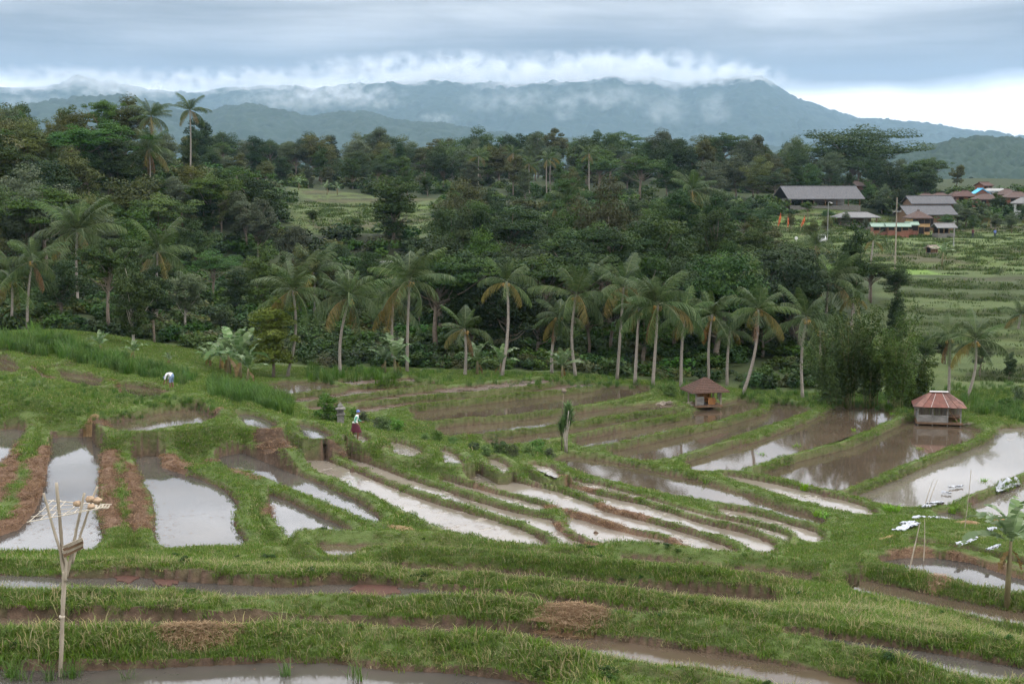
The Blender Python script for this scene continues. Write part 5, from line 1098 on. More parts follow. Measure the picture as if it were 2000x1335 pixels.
for i, (px, py, y, w, lab) in enumerate([(1808, 402, 318, 5.2, "brown-roofed house right behind the grey gables"), (1835, 400, 324, 4.6, "brown-roofed house under the tall green tree"), (1884, 396, 322, 4.0, "reddish brown roof left of the blue-roofed house"), (1868, 397, 330, 3.6, "small brown roof beside the reddish one"),
        (1985, 398, 322, 5.5, "large brown hip roof at the right frame edge"), (1966, 392, 334, 4.2, "brown roof between the white house and right edge"), (1925, 402, 315, 4.6, "low brown roof in front of the white house"), (2000, 410, 306, 4.4, "pale low building at the right frame edge")]):
    house(px, py, y, w, w * .8, 1.5, 'hip', 1.25, MAT_BRICK if i != 7 else MAT_WHITEWALL, (MAT_BROWNROOF, MAT_BROWNROOF, MAT_REDROOF, MAT_BROWNROOF, MAT_BROWNROOF, MAT_BROWNROOF, MAT_BROWNROOF, MAT_THATCH)[i], (i * 23) % 40 - 15, lab, wins=2, over=.5, ridge=.3)
house(1680, 372, 360, 7, 4, 1.2, 'gable', 1.2, MAT_BRICK, MAT_BROWNROOF, 20, "brownish roofs at the foot of the banyan", wins=0, over=.4)
house(1538, 505, 216, 2.6, 2.2, .7, 'hip', .85, MAT_BRICK, MAT_REDROOF, 12, "small red ornate temple roof among trees, right", wins=0, over=.35, ridge=.15, name="temple_pavilion", cat="temple")
house(1424, 505, 214, 1.8, 1.8, .8, 'hip', .4, MAT_WOOD, MAT_BROWNROOF, -10, "tiny brown-roofed shelter among trees left of the red temple roof", wins=0, over=.2, name="shelter", cat="shelter")
house(1820, 495, 224, 1.5, 1.3, .9, 'gable', .35, MAT_DARK, MAT_WOOD, 30, "tiny field shelter in the far right terraces", posts=True, over=.2, name="field_shelter", cat="shelter")
house(533, 430, 262, 1.8, 1.5, .9, 'gable', .4, MAT_DARK, MAT_THATCH, 15, "tiny shelter on the upper left terraces under bananas", posts=True, over=.25, name="field_shelter", cat="shelter")
# power pole, lamp post, sign, flags
def bar(name, px, py0, py1, y, r, mat, lean=0): return at_y(px, py0, y), (py0 - py1) * y / FPX
b, h = bar('', 1748, 521, 386, 205, 0, 0); o = empty("power_pole", b); tag(o, "tall grey power pole with crossarm in the right terraces", "power pole")
c = MB(); c.tube([(0, 0, -1), (0, 0, h)], [.13, .08], 8); c.build("pole", MAT_WOOD, o); c = MB(); c.box((0, -.12, h - 2.0), (1.3, .1, .1)); ca = c.build("crossarm", MAT_CONC, o)
for x in (-.58, 0, .58): c = MB(); c.tube([(x, -.12, h - 1.95), (x, -.12, h - 1.72)], .05, 6); c.build("insulator", MAT_STONE, ca)
b, h = bar('', 1616, 472, 396, 252, 0, 0); o = empty("lamp_post", b); tag(o, "slim pale lamp post left of the dark columnar tree", "lamp post"); c = MB(); c.tube([(0, 0, -1), (0, 0, h)], [.07, .045], 6); c.build("pole", MAT_CONC, o); c = MB(); c.tube([(0, 0, h), (.25, 0, h + .1), (.5, 0, h)], .04, 5); c.build("arm", MAT_WHITEWALL, o); c = MB(); c.box((.55, 0, h - .08), (.4, .2, .14)); c.build("lamp_head", MAT_PALEMETAL, o)
b, h = bar('', 1862, 496, 430, 232, 0, 0); o = empty("power_pole", b); tag(o, "thin distant pole in the terraces right of the power pole", "power pole"); c = MB(); c.tube([(0, 0, -.6), (0, 0, h)], [.08, .05], 6); c.build("pole", MAT_CONC, o); c = MB(); c.box((0, 0, h - .3), (.6, .07, .07)); c.build("crossarm", MAT_CONC, o)
b, h = bar('', 1555, 474, 465, 246, 0, 0); o = empty("round_sign", b); tag(o, "small round white sign beside the village road", "sign"); c = MB(); c.tube([(0, 0, -.5), (0, 0, h)], .04, 6); c.build("post", MAT_CONC, o)
c = MB(); c.tube([(0, -.05, h), (0, -.09, h)], .28, 16); c.build("disc", MAT_WHITEWALL, o)
for i, (px, py0, py1, w, lab) in enumerate(((1518, 446, 414, .75, "tall orange pennant flag, leftmost of three by the fields"), (1537, 448, 419, .6, "tall orange pennant flag, middle of three by the fields"), (1563, 446, 421, .8, "tall orange pennant flag, rightmost of three, leaning"))):
    b, h = bar('', px, py0, py1, 262, 0, 0); o = empty("pennant_flag", b); tag(o, lab, "flag", "orange pennant flags"); ln = (.6, .1, .8)[i]; c = MB(); c.tube([(0, 0, -.5), (ln * .3, 0, h * .5), (ln, 0, h)], [.05, .04, .02], 5); c.build("mast", MAT_CULM, o)
    V = []; n = 10
    for j in range(n + 1):
        f = j / n; z = h * (.22 + .76 * f); x = ln * f ** 1.3 + .03; ww = .6 * w * (.5 + .5 * math.sin(f * 2.2)) * (1 - f ** 3)
        V += [(x, .03 * math.sin(j), z), (x + ww, .12 * math.sin(j * 1.7), z - .25)]; V += [(x, .03 * math.sin(j) + .02, z), (x + ww, .12 * math.sin(j * 1.7) + .02, z - .25)]
    c = MB(); c.add(V, [(4 * j, 4 * j + 1, 4 * j + 5, 4 * j + 4) for j in range(n)] + [(4 * j + 6, 4 * j + 7, 4 * j + 3, 4 * j + 2) for j in range(n)]); c.build("banner", MAT_ORANGE, o)
# parked car, seen end-on
p = at_y(1605, 474, 250); o = empty("parked_car", p, R(-12)); tag(o, "small white car parked by the lamp post", "car"); MAT_CAR = simple("white_car_paint", (.62, .63, .65), (.68, .69, .70), 1, .25, 0); MAT_TYRE = simple("tyre_rubber", (.02, .02, .02), (.03, .03, .03), 4, .9, 0)
c = MB(); c.box((0, 0, .55), (1.55, 3.5, .55)); c.add([(-.72, -1.0, .82), (.72, -1.0, .82), (.72, 1.5, .82), (-.72, 1.5, .82), (-.58, -.5, 1.4), (.58, -.5, 1.4), (.58, 1.2, 1.4), (-.58, 1.2, 1.4)], [(4, 5, 6, 7), (0, 1, 5, 4), (1, 2, 6, 5), (2, 3, 7, 6), (3, 0, 4, 7)]); c.build("body", MAT_CAR, o)
c = MB(); c.add([(-.60, -.965, .88), (.60, -.965, .88), (.50, -.58, 1.34), (-.50, -.58, 1.34)], [(0, 1, 2, 3)]); w_ = c.build("windscreen", MAT_DARK, o); w_.location = (0, -.03, .01)
for sx in (-1, 1):
    c = MB(); c.box((sx * .55, -1.77, .62), (.32, .06, .16)); c.build("headlight", MAT_PALEMETAL, o)
    for sy in (-1.1, 1.1): c = MB(); c.tube([(sx * .66, sy, .3), (sx * .82, sy, .3)], .3, 12); c.build("wheel", MAT_TYRE, o)
# blue tarpaulin on the far slope
p = at_y(408, 578, 174); o = empty("tarpaulin_shelter", p, R(8)); tag(o, "small bright blue tarpaulin roof on the slope below the road", "tarpaulin")
c = MB(); c.add([(-.6, -.4, .45), (.6, -.4, .33), (.65, .5, .55), (-.5, .5, .75), (-.6, -.4, .42), (.6, -.4, .30), (.65, .5, .52), (-.5, .5, .72)], [(0, 1, 2, 3), (7, 6, 5, 4), (0, 4, 5, 1), (1, 5, 6, 2), (2, 6, 7, 3), (3, 7, 4, 0)]); c.build("sheet", MAT_BLUE, o)
for x, y in ((-.55, -.35), (.55, -.35), (.58, .45), (-.45, .45)): c = MB(); c.tube([(x, y, -.8), (x, y, .4)], .03, 5); c.build("post", MAT_WOOD, o)

# ------------------------------------------------------------------ bamboo stand with its rack, close to the camera
base = hit(118, 1331, 14, 24); base.z = 13.42; Y0 = base.y
def pt(px, py, dy=0.0): v = at_y(px, py, Y0 + dy); return v
MAT_STAKE = simple("bare_bamboo", (.20, .165, .12), (.40, .345, .27), 9, .75, .35, .006, scl=(1, 1, .25))
MAT_LATH = simple("pale_bamboo_lath", (.42, .36, .28), (.60, .53, .43), 14, .75, .2, .004)
MAT_HUSK = simple("coconut_husk", (.24, .16, .10), (.48, .35, .24), 16, .95, .8, .012)
o = empty("bamboo_stand", base); tag(o, "split bamboo stand with a lath tray rising from the near water", "stand")
def stick(name, pts, rad, mat=MAT_STAKE, parent=o, n=9):
    c = MB(); P_ = [v - base for v in pts]; Q = [P_[0]]; Rr = [rad[0]]
    for i in range(len(P_) - 1):
        for j in range(1, 7): f = j / 6; Q.append(P_[i].lerp(P_[i + 1], f) + Vector((random.uniform(-.002, .002), random.uniform(-.002, .002), 0))); Rr.append((rad[i] * (1 - f) + rad[i + 1] * f) * (1.12 if j == 3 else 1.0))
    c.tube(Q, Rr, n); return c.build(name, mat, parent, True)
low = pt(117, 1350); low.z = 13.2
stick("pole", [low, pt(119, 1290), pt(122, 1205), pt(125, 1140), pt(126, 1115)], [.029, .028, .027, .030, .034])
stick("pole", [pt(127, 1135, -.02), pt(130, 1100), pt(122, 1070)], [.02, .022, .018])
stick("prong", [pt(125, 1122), pt(118, 1077), pt(101, 1020), pt(85, 962)], [.024, .019, .017, .015])
stick("prong", [pt(125, 1110, .04), pt(121, 1069, .04), pt(116, 1005, .05), pt(110, 942, .06)], [.022, .022, .021, .020])
stick("prong", [pt(130, 1125, .02), pt(139, 1085, .03), pt(151, 1025, .06), pt(165, 962, .08)], [.025, .021, .018, .016])
stick("prong", [pt(141, 1100, .10), pt(155, 1051, .16), pt(172, 998, .24), pt(190, 949, .30)], [.016, .016, .015, .014])
ring = MB(); rp2 = pt(121, 1203) - base; ring.tube([rp2 + Vector((0, 0, -.012)), rp2 + Vector((0, 0, .012))], .038, 10); ring.build("node_ring", MAT_LATH, o)
for i in range(4): c = MB(); c.box((0, 0, 0), (.27, .02, .045)); so = c.build("splint", MAT_TIMBER if i % 2 else MAT_STAKE, o, loc=pt(143, 1060 + i * 5.2, -.06 + .012 * i) - base, rot=(.15, R(-24), .1 * i))
tray = empty("tray", (0, 0, 0)); tray.parent = o
A1, A2, B1, B2 = pt(57, 1019, -.12), pt(98, 977, .42), pt(200, 992, -.10), pt(213, 986, .45)
def lath(a, b, r): 
    c = MB(); m = a.lerp(b, .5) + Vector((random.uniform(-.01, .01), 0, random.uniform(-.012, .012))); c.tube([a - base, m - base, b - base], [r, r * .9, r], 5); c.build("lath", MAT_LATH, tray)
for i in range(5): f = i / 4; lath(A1.lerp(A2, f) + Vector((random.uniform(-.05, .05), 0, 0)), B1.lerp(B2, f) + Vector((random.uniform(-.04, .06), 0, .01 * random.random())), .0075 if i in (0, 4) else .005)
for i in range(7): f = i / 6.5; lath(A1.lerp(B1, f) + Vector((0, -.02, .008)), A2.lerp(B2, f) + Vector((random.uniform(-.04, .04), .02, .008)), .005)
c = MB()
for i in range(9): c.tube([pt(186 + i * 3, 992, -.08 + .05 * i) - base, pt(190 + i * 3, 985 + (i % 2) * 6, -.05 + .05 * i) - base], [.012, .006], 5)
c.build("frayed_end", MAT_LATH, tray)
for i, (px, py, r, dy) in enumerate(((152, 983, .046, .1), (175, 974, .048, .18), (190, 977, .052, .2), (178, 989, .044, .0))):
    c = MB(); c.blob((0, 0, 0), (r * 1.2, r * .95, r * .85), 60 + i, 12, .30); tag(c.build("coconut_husk", MAT_HUSK, None, True, loc=pt(px, py, dy)), ("leftmost coconut husk on the bamboo tray", "topmost coconut husk on the bamboo tray", "rightmost coconut husk on the bamboo tray", "lowest coconut husk at the tray's front")[i], "husk", "coconut husks on the tray")

# ------------------------------------------------------------------ stakes, plastic sheets, straw, seedlings
for i, (x0, y0, x1, y1, lab) in enumerate(((1802, 990, 1822, 938, "bamboo stake leaning right at the paddy dike corner"), (1808, 991, 1831, 936, "second bamboo stake crossing the leaning one at the dike corner"), (1883, 1032, 1897, 917, "tall bamboo stake standing in a straw heap by the dike"), (1803, 1104, 1806, 1012, "thin bamboo stake standing upright in the near right pond"), (1771, 1116, 1797, 1020, "thin bamboo stake leaning over the near right pond"))):
    b = hit(x0, y0, 30, 110); t = at_y(x1, y1, b.y + .3); c = MB(); mid = b.lerp(t, .5) + Vector((.03, 0, 0)); c.tube([b - Vector((0, 0, .3)), mid, t], [.019, .016, .010], 6); tag(c.build("bamboo_stake", MAT_STAKE), lab, "stake", "bamboo stakes by the right ponds")
def sheet(px0, py0, px1, py1, wpx, seed, label, lift=.06, name="plastic_sheet"):
    a = hit(px0, py0, 30, 110); b = hit(px1, py1, 30, 110); rn = random.Random(seed); n, m = 12, 5; t = b - a; s = Vector((-t.y, t.x, 0)).normalized() * (wpx * a.y / FPX / .23) * .24; V = []
    for lay in (0, 1):
        for i in range(n + 1):
            for j in range(m + 1):
                q = a.lerp(b, i / n) + s * ((j / m - .5) * 2) * (.6 + .4 * rn.random()); V.append((q.x, q.y, max(q.z, ground(q.x, q.y)) + lift + rn.uniform(0, .13) * (1 - lay * .1)))
    F = [(i * (m + 1) + j, (i + 1) * (m + 1) + j, (i + 1) * (m + 1) + j + 1, i * (m + 1) + j + 1) for i in range(n) for j in range(m)]; k = (n + 1) * (m + 1); F += [tuple(k + v for v in f[::-1]) for f in F]
    c = MB(); c.add(V, F); return tag(c.build(name, MAT_PLASTIC, None, True), label, "plastic sheet", "white plastic sheets by the right ponds")
sheet(1752, 1040, 1790, 1026, 13, 1, "largest crumpled white plastic sheet on the grass by a straw heap"); sheet(1758, 1027, 1788, 1023, 6, 2, "narrow white plastic fold just above the largest sheet"); sheet(1785, 1016, 1808, 1013, 5, 3, "white plastic strip with bluish patch between stake and big sheet"); sheet(1813, 1014, 1834, 1015, 4, 4, "small white plastic strip right of the bluish one")
sheet(1815, 990, 1838, 986, 8, 5, "crumpled white plastic at the dike corner under the leaning stakes", .12); sheet(1800, 996, 1817, 994, 6, 6, "pale pinkish plastic wad left of the dike corner plastic", .1); sheet(1838, 970, 1858, 972, 3, 7, "thin white strip floating just inside the paddy corner", .22); sheet(1853, 961, 1880, 957, 3, 8, "thin white strip floating further out in the paddy", .22)
sheet(1946, 970, 1992, 954, 4, 9, "long white strip floating in the rightmost paddy", .22); sheet(1870, 1073, 1908, 1060, 6, 10, "curved white plastic trough lying on the near dike", .15); sheet(1928, 1083, 1952, 1073, 4, 11, "small white strip on the mud near the banana plant", .12); sheet(1930, 1042, 1944, 1038, 6, 12, "small crumpled white bag on the grass near the banana plant", .1)
def straw_heap(px, py, wpx, hpx, seed, label, n=420, mat=MAT_STRAW, name="straw_heap"):
    p = hit(px, py, 14, 120); k = p.y / FPX; w = wpx * k; h = hpx * k * .42; d = min(w * .8, hpx * k / .25); rng = np.random.default_rng(seed); V = []; F = []; T = []; l0 = min(.30, w * .16)
    nx = 14
    for i in range(nx + 1):                                   # packed core
        for j in range(nx + 1):
            u, v = i / nx * 2 - 1, j / nx * 2 - 1; q = max(0, 1 - u * u - v * v); x, y = u * w / 2, v * d / 2; V.append((x, y, ground(p.x + x, p.y + y) - p.z + h * .8 * q ** .7 - .05 + .04 * rng.random() * (q > 0)))
    for i in range(nx):
        for j in range(nx): a = i * (nx + 1) + j; F.append((a, a + nx + 1, a + nx + 2, a + 1)); T.append(.2 + .3 * rng.random())
    for i in range(n):
        a = rng.random() * 6.28; r = rng.random() ** .6; x, y = math.cos(a) * r * w / 2, math.sin(a) * r * d / 2; z = ground(p.x + x, p.y + y) - p.z + h * .8 * (1 - r * r) ** .7 + .02; b = rng.random() * 6.28; e = rng.normal() * .13; l = l0 * (.4 + rng.random())
        dv = np.array([math.cos(b) * math.cos(e), math.sin(b) * math.cos(e), math.sin(e)]) * l / 2; s = np.array([-math.sin(b), math.cos(b), .3]) * max(.0022, .22 * k); c = np.array([x, y, z]); q = len(V); V += [c - dv - s, c + dv - s, c + dv + s, c - dv + s]; F.append((q, q + 1, q + 2, q + 3)); T.append(rng.random())
    tag(link(name, np_mesh(name, np.array(V), np.array(F), mat, False, {'tint': ('FACE', T)}), None, p), label, "straw heap", "straw heaps")
straw_heap(392, 1232, 185, 34, 1, "flat heap of dead grass on the nearest bank, left of centre", 3000, MAT_HEAP); straw_heap(1112, 1208, 165, 34, 2, "tangled heap of dead straw on the near bank, right of centre", 3000, MAT_HEAP)
straw_heap(1745, 1052, 62, 16, 3, "straw heap under the largest white plastic sheet"); straw_heap(1888, 1022, 50, 14, 4, "straw heap at the foot of the tall bamboo stake"); straw_heap(1835, 1135, 70, 24, 5, "dry straw heap in front of the near right pond"); straw_heap(178, 832, 36, 12, 6, "pale rounded straw heap above the left ponds")
straw_heap(785, 1035, 60, 14, 8, "brown straw heap at the lower end of a narrow ditch"); straw_heap(1960, 1020, 60, 14, 9, "dry straw patch right of the tall stake")
MAT_SEED = leaf_mat("rice_seedlings", (.12, .24, .03), (.18, .33, .05), (.25, .40, .08), .5, .35, .01, .1); SEED = [tuft(40, .20, .34, .03, 400 + i, MAT_SEED, .8, 0) for i in range(2)]
for i, (px, py, lab) in enumerate(((1381, 945, "on the dike of the long brown paddy"), (1573, 957, "on the ditch dike near the pale paddy"), (1612, 1012, "at the lower corner of the long brown paddy"), (1598, 1009, "beside another bundle at the brown paddy corner"), (1733, 998, "left of a trio below the pale paddy dike"), (1741, 999, "in the middle of a trio below the pale dike"), (1749, 999, "right of a trio below the pale dike"), (1863, 1001, "in the small pool by the dike corner"),
        (1797, 882, "on the dike between the two pale paddies"), (1488, 893, "lower on the dike right of the brown paddies"), (1556, 877, "midway on the dike right of the brown paddies"), (1668, 846, "far up the dike right of the brown paddies"), (1745, 812, "at the far end of the dike near the red hut"), (1922, 945, "on the dike before the rightmost paddy"))):
    p = hit(px, py, 40, 130); oo = link("seedling_bundle", SEED[i % 2], None, p, (0, 0, i), (1.3, 1.3, 1.1)); tag(oo, "bright green rice seedling bundle " + lab, "seedlings", "rice seedling bundles")
# reddish algae on the near ditch
MAT_ALGAE = simple("red_water_fern", (.055, .026, .019), (.095, .042, .028), 18, .9, .5, .01)
rn = random.Random(3)
for i, (px, py, w, lab) in enumerate(((735, 1150, 1.0, "largest reddish patch of water fern in the near ditch"), (250, 1127, .5, "small reddish water fern patch by the stand"), (330, 1133, .55, "reddish water fern patch left in the near ditch"))):
    q = at(px, py, 11.885); c = MB(); n = 22; ring_ = [(math.cos(6.283 * j / n) * w * rn.uniform(.6, 1.1) * .55, math.sin(6.283 * j / n) * .30 * rn.uniform(.6, 1.1) * (1 + w)) for j in range(n)]
    V = [(x, y, .012) for x, y in ring_] + [(x * 1.03, y * 1.03, -.02) for x, y in ring_]; c.add(V, [tuple(range(n))] + [(j, n + j, n + (j + 1) % n, (j + 1) % n) for j in range(n)]); tag(c.build("water_fern_patch", MAT_ALGAE, None, loc=q), lab, "water fern", "reddish water fern patches")

# ------------------------------------------------------------------ people
def flat(name, col, rough=.85): return simple(name, col, tuple(min(1, c * 1.2) for c in col), 8, rough, .1)
MAT_SKIN = flat("brown_skin", (.16, .085, .05), .6); MAT_SHIRT = flat("white_shirt", (.62, .62, .64)); MAT_GREEN = flat("green_sleeve", (.08, .28, .18)); MAT_SARONG = flat("dark_red_sarong", (.075, .014, .024)); MAT_BLUECAP = flat("blue_headcloth", (.12, .17, .40)); MAT_SHORTS = flat("dark_shorts", (.03, .035, .05)); MAT_BLUESH = flat("blue_grey_cloth", (.14, .20, .30))
def figure(name, loc, rz, joints, edges, paint, label, extras=()):
    """one continuous body grown over a jointed skeleton; paint gives each face its cloth"""
    me = bpy.data.meshes.new("body"); me.from_pydata([j[0] for j in joints], edges, []); tmp = bpy.data.objects.new("tmp_body", me); COL.objects.link(tmp)
    md = tmp.modifiers.new('skin', 'SKIN'); md.use_smooth_shade = True
    for i, j in enumerate(joints): me.skin_vertices[0].data[i].radius = (j[1], j[1] * (j[2] if len(j) > 2 else 1)); me.skin_vertices[0].data[i].use_root = i == 0
    sub = tmp.modifiers.new('sub', 'SUBSURF'); sub.levels = 2; sub.render_levels = 2
    dg = bpy.context.evaluated_depsgraph_get(); bm_ = bpy.data.meshes.new_from_object(tmp.evaluated_get(dg)); bpy.data.objects.remove(tmp)
    bm_.materials.clear(); mats = [MAT_SKIN, MAT_SHIRT, MAT_GREEN, MAT_SARONG, MAT_SHORTS, MAT_BLUESH, MAT_BLUECAP]
    for m in mats: bm_.materials.append(m)
    for f in bm_.polygons: f.material_index = paint(f.center); f.use_smooth = True
    o = empty(name, loc, rz); tag(o, label, "person"); link("body", bm_, o)
    for nm, mb, mt in extras: mb.build(nm, mt, o, True)
    return o
def hand(base, d, side):
    """five fingers rooted in the palm, as joints and edges to append"""
    base = Vector(base); d = Vector(d).normalized(); s = Vector(side).normalized(); J = []; E = []
    for k, (off, l) in enumerate(((-.028, .07), (-.01, .085), (.01, .08), (.027, .06))):
        a = base + s * off + d * .05; J += [(tuple(a), .010), (tuple(a + d * l * .55), .009), (tuple(a + d * l - s.cross(d) * .02), .008)]
    a = base + s * -.035; J += [(tuple(a - s * .02 + d * .03), .011), (tuple(a - s * .035 + d * .06), .009)]
    return J
# walking farmer, facing right along the path
p = hit(694, 858, 50, 110)
J = [((0, 0, .86), .125, .85), ((.03, 0, 1.05), .12, .85), ((.10, 0, 1.26), .145, .8), ((.15, 0, 1.38), .06), ((.18, 0, 1.46), .085), ((.19, 0, 1.56), .09),
     ((.06, -.09, .80), .10), ((.20, -.09, .47), .072), ((.12, -.09, .10), .05), ((.22, -.09, .04), .042),
     ((-.04, .09, .80), .10), ((-.08, .09, .47), .072), ((-.26, .09, .14), .05), ((-.18, .09, .05), .042),
     ((.10, -.20, 1.30), .06), ((.00, -.25, 1.06), .048), ((.16, -.24, .90), .036), ((.21, -.24, .87), .04),
     ((.10, .20, 1.30), .06), ((.16, .25, 1.05), .048), ((.32, .23, .98), .036), ((.37, .23, .97), .04)]
E = [(0, 1), (1, 2), (2, 3), (3, 4), (4, 5), (0, 6), (6, 7), (7, 8), (8, 9), (0, 10), (10, 11), (11, 12), (12, 13), (2, 14), (14, 15), (15, 16), (16, 17), (2, 18), (18, 19), (19, 20), (20, 21)]
def fingers(J, E, root, d, s):
    h = hand(J[root][0], d, s); b = len(J); J += h
    for k in range(4): E += [(root, b + 3 * k), (b + 3 * k, b + 3 * k + 1), (b + 3 * k + 1, b + 3 * k + 2)]
    E += [(root, b + 12), (b + 12, b + 13)]
fingers(J, E, 17, (.9, 0, -.3), (0, 0, 1)); fingers(J, E, 21, (.95, 0, -.1), (0, 0, 1))
def paint1(c):
    if abs(c.y) > .16 and c.z > 1.0: return 2
    if c.z > 1.42 or (abs(c.y) > .17 and c.z < 1.0): return 0
    if c.z > .95: return 1
    return 0 if c.z < .45 else 4
cap = MB(); cap.blob((.18, 0, 1.585), (.105, .10, .085), 1, 12, .03); cap.tube([(.18, 0, 1.545), (.18, 0, 1.575)], .108, 12)
nose = MB(); nose.blob((.285, 0, 1.49), (.022, .016, .026), 2, 6, 0); nose.blob((.262, -.035, 1.515), .010, 3, 6, 0); nose.blob((.262, .035, 1.515), .010, 4, 6, 0)
sar = MB(); V = []
for zz, rx, ry, ox in ((.98, .15, .15, .0), (.84, .19, .175, .02), (.68, .23, .19, .04), (.50, .29, .20, .05), (.42, .30, .20, .05)):
    for j in range(14): a = 6.283 * j / 14; V.append((ox + math.cos(a) * rx * (1 + .05 * (j % 2)), math.sin(a) * ry, zz))
sar.add(V, [(r * 14 + j, (r + 1) * 14 + j, (r + 1) * 14 + (j + 1) % 14, r * 14 + (j + 1) % 14) for r in range(4) for j in range(14)])
belt = MB(); belt.tube([(0, 0, .93), (.0, 0, .99)], .165, 14)
figure("person", p, 0, J, E, paint1, "farmer in white shirt, dark red sarong and blue headcloth walking the path", (("headcloth", cap, MAT_BLUECAP), ("face", nose, MAT_SKIN), ("sarong", sar, MAT_SARONG), ("waist_sash", belt, MAT_CLOTH)))
# bent farmer with the back to the camera, hands in the ground
p = hit(336, 757, 60, 130)
J = [((0, 0, .80), .145, .9), ((.10, -.05, .92), .14, .85), ((.30, -.08, .90), .15, .85), ((.42, -.10, .80), .06), ((.48, -.10, .72), .085), ((.52, -.10, .66), .085),
     ((-.02, -.11, .72), .10), ((.06, -.12, .42), .072), ((-.02, -.12, .06), .05), ((.08, -.12, .03), .042),
     ((-.02, .11, .72), .10), ((.08, .12, .42), .072), ((.04, .12, .06), .05), ((.14, .12, .03), .042),
     ((.32, -.24, .82), .06), ((.38, -.26, .55), .048), ((.44, -.22, .30), .036), ((.46, -.21, .25), .04),
     ((.32, .14, .82), .06), ((.40, .16, .55), .048), ((.48, .10, .30), .036), ((.50, .09, .25), .04)]
E = [(0, 1), (1, 2), (2, 3), (3, 4), (4, 5), (0, 6), (6, 7), (7, 8), (8, 9), (0, 10), (10, 11), (11, 12), (12, 13), (2, 14), (14, 15), (15, 16), (16, 17), (2, 18), (18, 19), (19, 20), (20, 21)]
fingers(J, E, 17, (.2, 0, -1), (0, 1, 0)); fingers(J, E, 21, (.2, 0, -1), (0, 1, 0))
def paint2(c):
    if c.z > .74 and c.x > -.02 and c.x < .42: return 1
    if c.z > .34 and c.x < .25 and c.z < .95: return 5
    return 1 if c.z > .52 and c.x > .25 and c.x < .44 else 0
hat = MB(); hat.blob((.53, -.10, .63), (.11, .11, .10), 1, 12, .03)
figure("person", p, R(165), J, E, paint2, "farmer in a pale shirt bending over to work in the upper left paddy", (("headcloth", hat, MAT_BLUESH),))
# far villagers
def small_person(px, py, y, shirt, label):
    p = at_y(px, py, y); p.z -= .05; J = [((0, 0, .86), .13, .85), ((0, 0, 1.06), .125, .85), ((0, 0, 1.28), .15, .8), ((0, 0, 1.42), .06), ((0, 0, 1.50), .09), ((0, 0, 1.6), .09), ((0, -.09, .8), .10), ((.04, -.09, .45), .072), ((0, -.09, .06), .05), ((0, .09, .8), .10), ((-.05, .09, .45), .072), ((-.1, .09, .06), .05), ((0, -.2, 1.32), .06), ((.03, -.24, 1.05), .048), ((.12, -.24, .82), .04), ((0, .2, 1.32), .06), ((.03, .24, 1.05), .048), ((.1, .24, .82), .04)]
    E = [(0, 1), (1, 2), (2, 3), (3, 4), (4, 5), (0, 6), (6, 7), (7, 8), (0, 9), (9, 10), (10, 11), (2, 12), (12, 13), (13, 14), (2, 15), (15, 16), (16, 17)]
    figure("person", p, R(40), J, E, lambda c: 0 if c.z > 1.42 or (abs(c.y) > .18 and c.z < 1.0) else (shirt if c.z > .92 else 4), label)
small_person(1900, 464, 258, 3, "tiny far person in red clothing at the edge of the village fields"); small_person(1943, 464, 260, 6, "tiny far person in blue clothing at the right village fields")

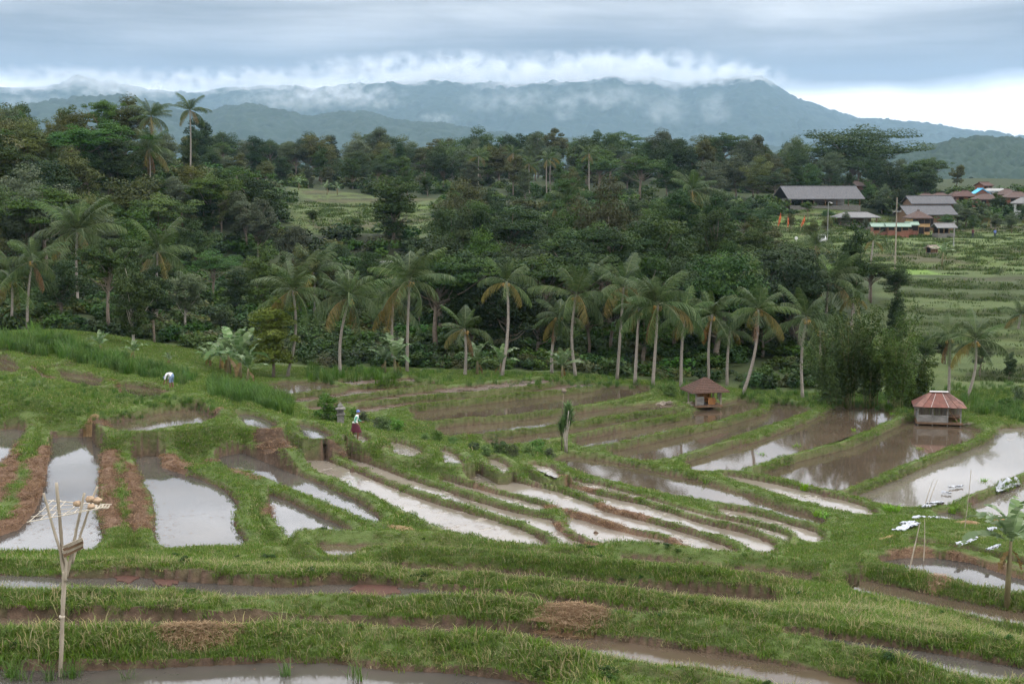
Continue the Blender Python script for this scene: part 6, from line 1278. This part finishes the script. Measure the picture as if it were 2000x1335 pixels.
# ------------------------------------------------------------------ air: haze over the valley and mist clinging to the mountain
def volume_box(name, lo, hi, dens, col, aniso=.2):
    x0, y0, z0 = lo; x1, y1, z1 = hi; c = MB(); c.box(((x0 + x1) / 2, (y0 + y1) / 2, (z0 + z1) / 2), (x1 - x0, y1 - y0, z1 - z0))
    m = bpy.data.materials.new(name); m.use_nodes = True; nt = m.node_tree; nt.nodes.clear(); v = nt.nodes.new('ShaderNodeVolumePrincipled'); ou = nt.nodes.new('ShaderNodeOutputMaterial')
    v.inputs['Color'].default_value = (*col, 1); v.inputs['Density'].default_value = dens; v.inputs['Anisotropy'].default_value = aniso; nt.links.new(v.outputs[0], ou.inputs['Volume'])
    return tag(c.build(name, m), kind='stuff')
volume_box("haze", (-6600, -300, -7.5), (6600, 13300, 960), HAZE_D, (.48, .72, 1.0))
def mist(px, py, y, w, h, d, seed, dens, lo=.42):
    p = at_y(px, py, y); k = y / FPX; c = MB(); c.blob((0, 0, 0), (1, 1, 1), seed, 12, .0); m = bpy.data.materials.new("mist"); m.use_nodes = True; nt = m.node_tree; nt.nodes.clear(); L = nt.links.new
    tc = nt.nodes.new('ShaderNodeTexCoord'); ln = nt.nodes.new('ShaderNodeVectorMath'); ln.operation = 'LENGTH'; L(tc.outputs['Object'], ln.inputs[0])
    fall = math_node(nt, 'SUBTRACT', 1.0, ln.outputs['Value']); mp = nt.nodes.new('ShaderNodeMapping'); mp.inputs['Location'].default_value = (seed * 3.7, seed * 1.3, 0); mp.inputs['Scale'].default_value = (w / h * .8, 1.0, 1.0); L(tc.outputs['Object'], mp.inputs[0])
    nz = nt.nodes.new('ShaderNodeTexNoise'); nz.inputs['Scale'].default_value = 1.7; nz.inputs['Detail'].default_value = 3; nz.inputs['Roughness'].default_value = .6; L(mp.outputs[0], nz.inputs['Vector'])
    f = math_node(nt, 'MULTIPLY', math_node(nt, 'SUBTRACT', math_node(nt, 'ADD', nz.outputs[0], math_node(nt, 'MULTIPLY', fall, .20)), lo + .10), 4.0, True); f = math_node(nt, 'MULTIPLY', f, math_node(nt, 'MULTIPLY', fall, 2.0, True))
    v = nt.nodes.new('ShaderNodeVolumePrincipled'); v.inputs['Color'].default_value = (.97, .98, 1, 1); L(math_node(nt, 'MULTIPLY', f, dens), v.inputs['Density']); ou = nt.nodes.new('ShaderNodeOutputMaterial'); L(v.outputs[0], ou.inputs['Volume'])
    o = c.build("mist", m, None, False, loc=p); o.scale = (w * k / 2, d, h * k / 2); tag(o, kind='stuff')
for i, (px, py, y, w, h, d, dens) in enumerate(((120, 160, 10000, 560, 80, 450, .0065), (470, 160, 10500, 680, 66, 450, .0075), (640, 182, 9300, 360, 56, 300, .0045), (900, 146, 10500, 820, 104, 600, .0100), (1220, 142, 10500, 640, 104, 600, .0100), (1430, 152, 10300, 260, 70, 390, .0070), (730, 200, 5800, 190, 40, 135, .0030), (855, 232, 5800, 110, 34, 105, .0030), (1105, 216, 8600, 60, 84, 135, .0032), (1300, 212, 8600, 120, 90, 150, .0032), (1392, 214, 8600, 90, 86, 135, .0032), (250, 178, 7800, 360, 60, 240, .0035), (560, 200, 6000, 340, 50, 165, .0028), (990, 196, 8600, 260, 70, 165, .0026), (1180, 192, 8900, 280, 70, 180, .0026), (60, 200, 6000, 260, 44, 150, .0022))):
    mist(px, py, y * .84, w, h, d * .84, i + 1, dens * (.6 if w > 400 else .9))
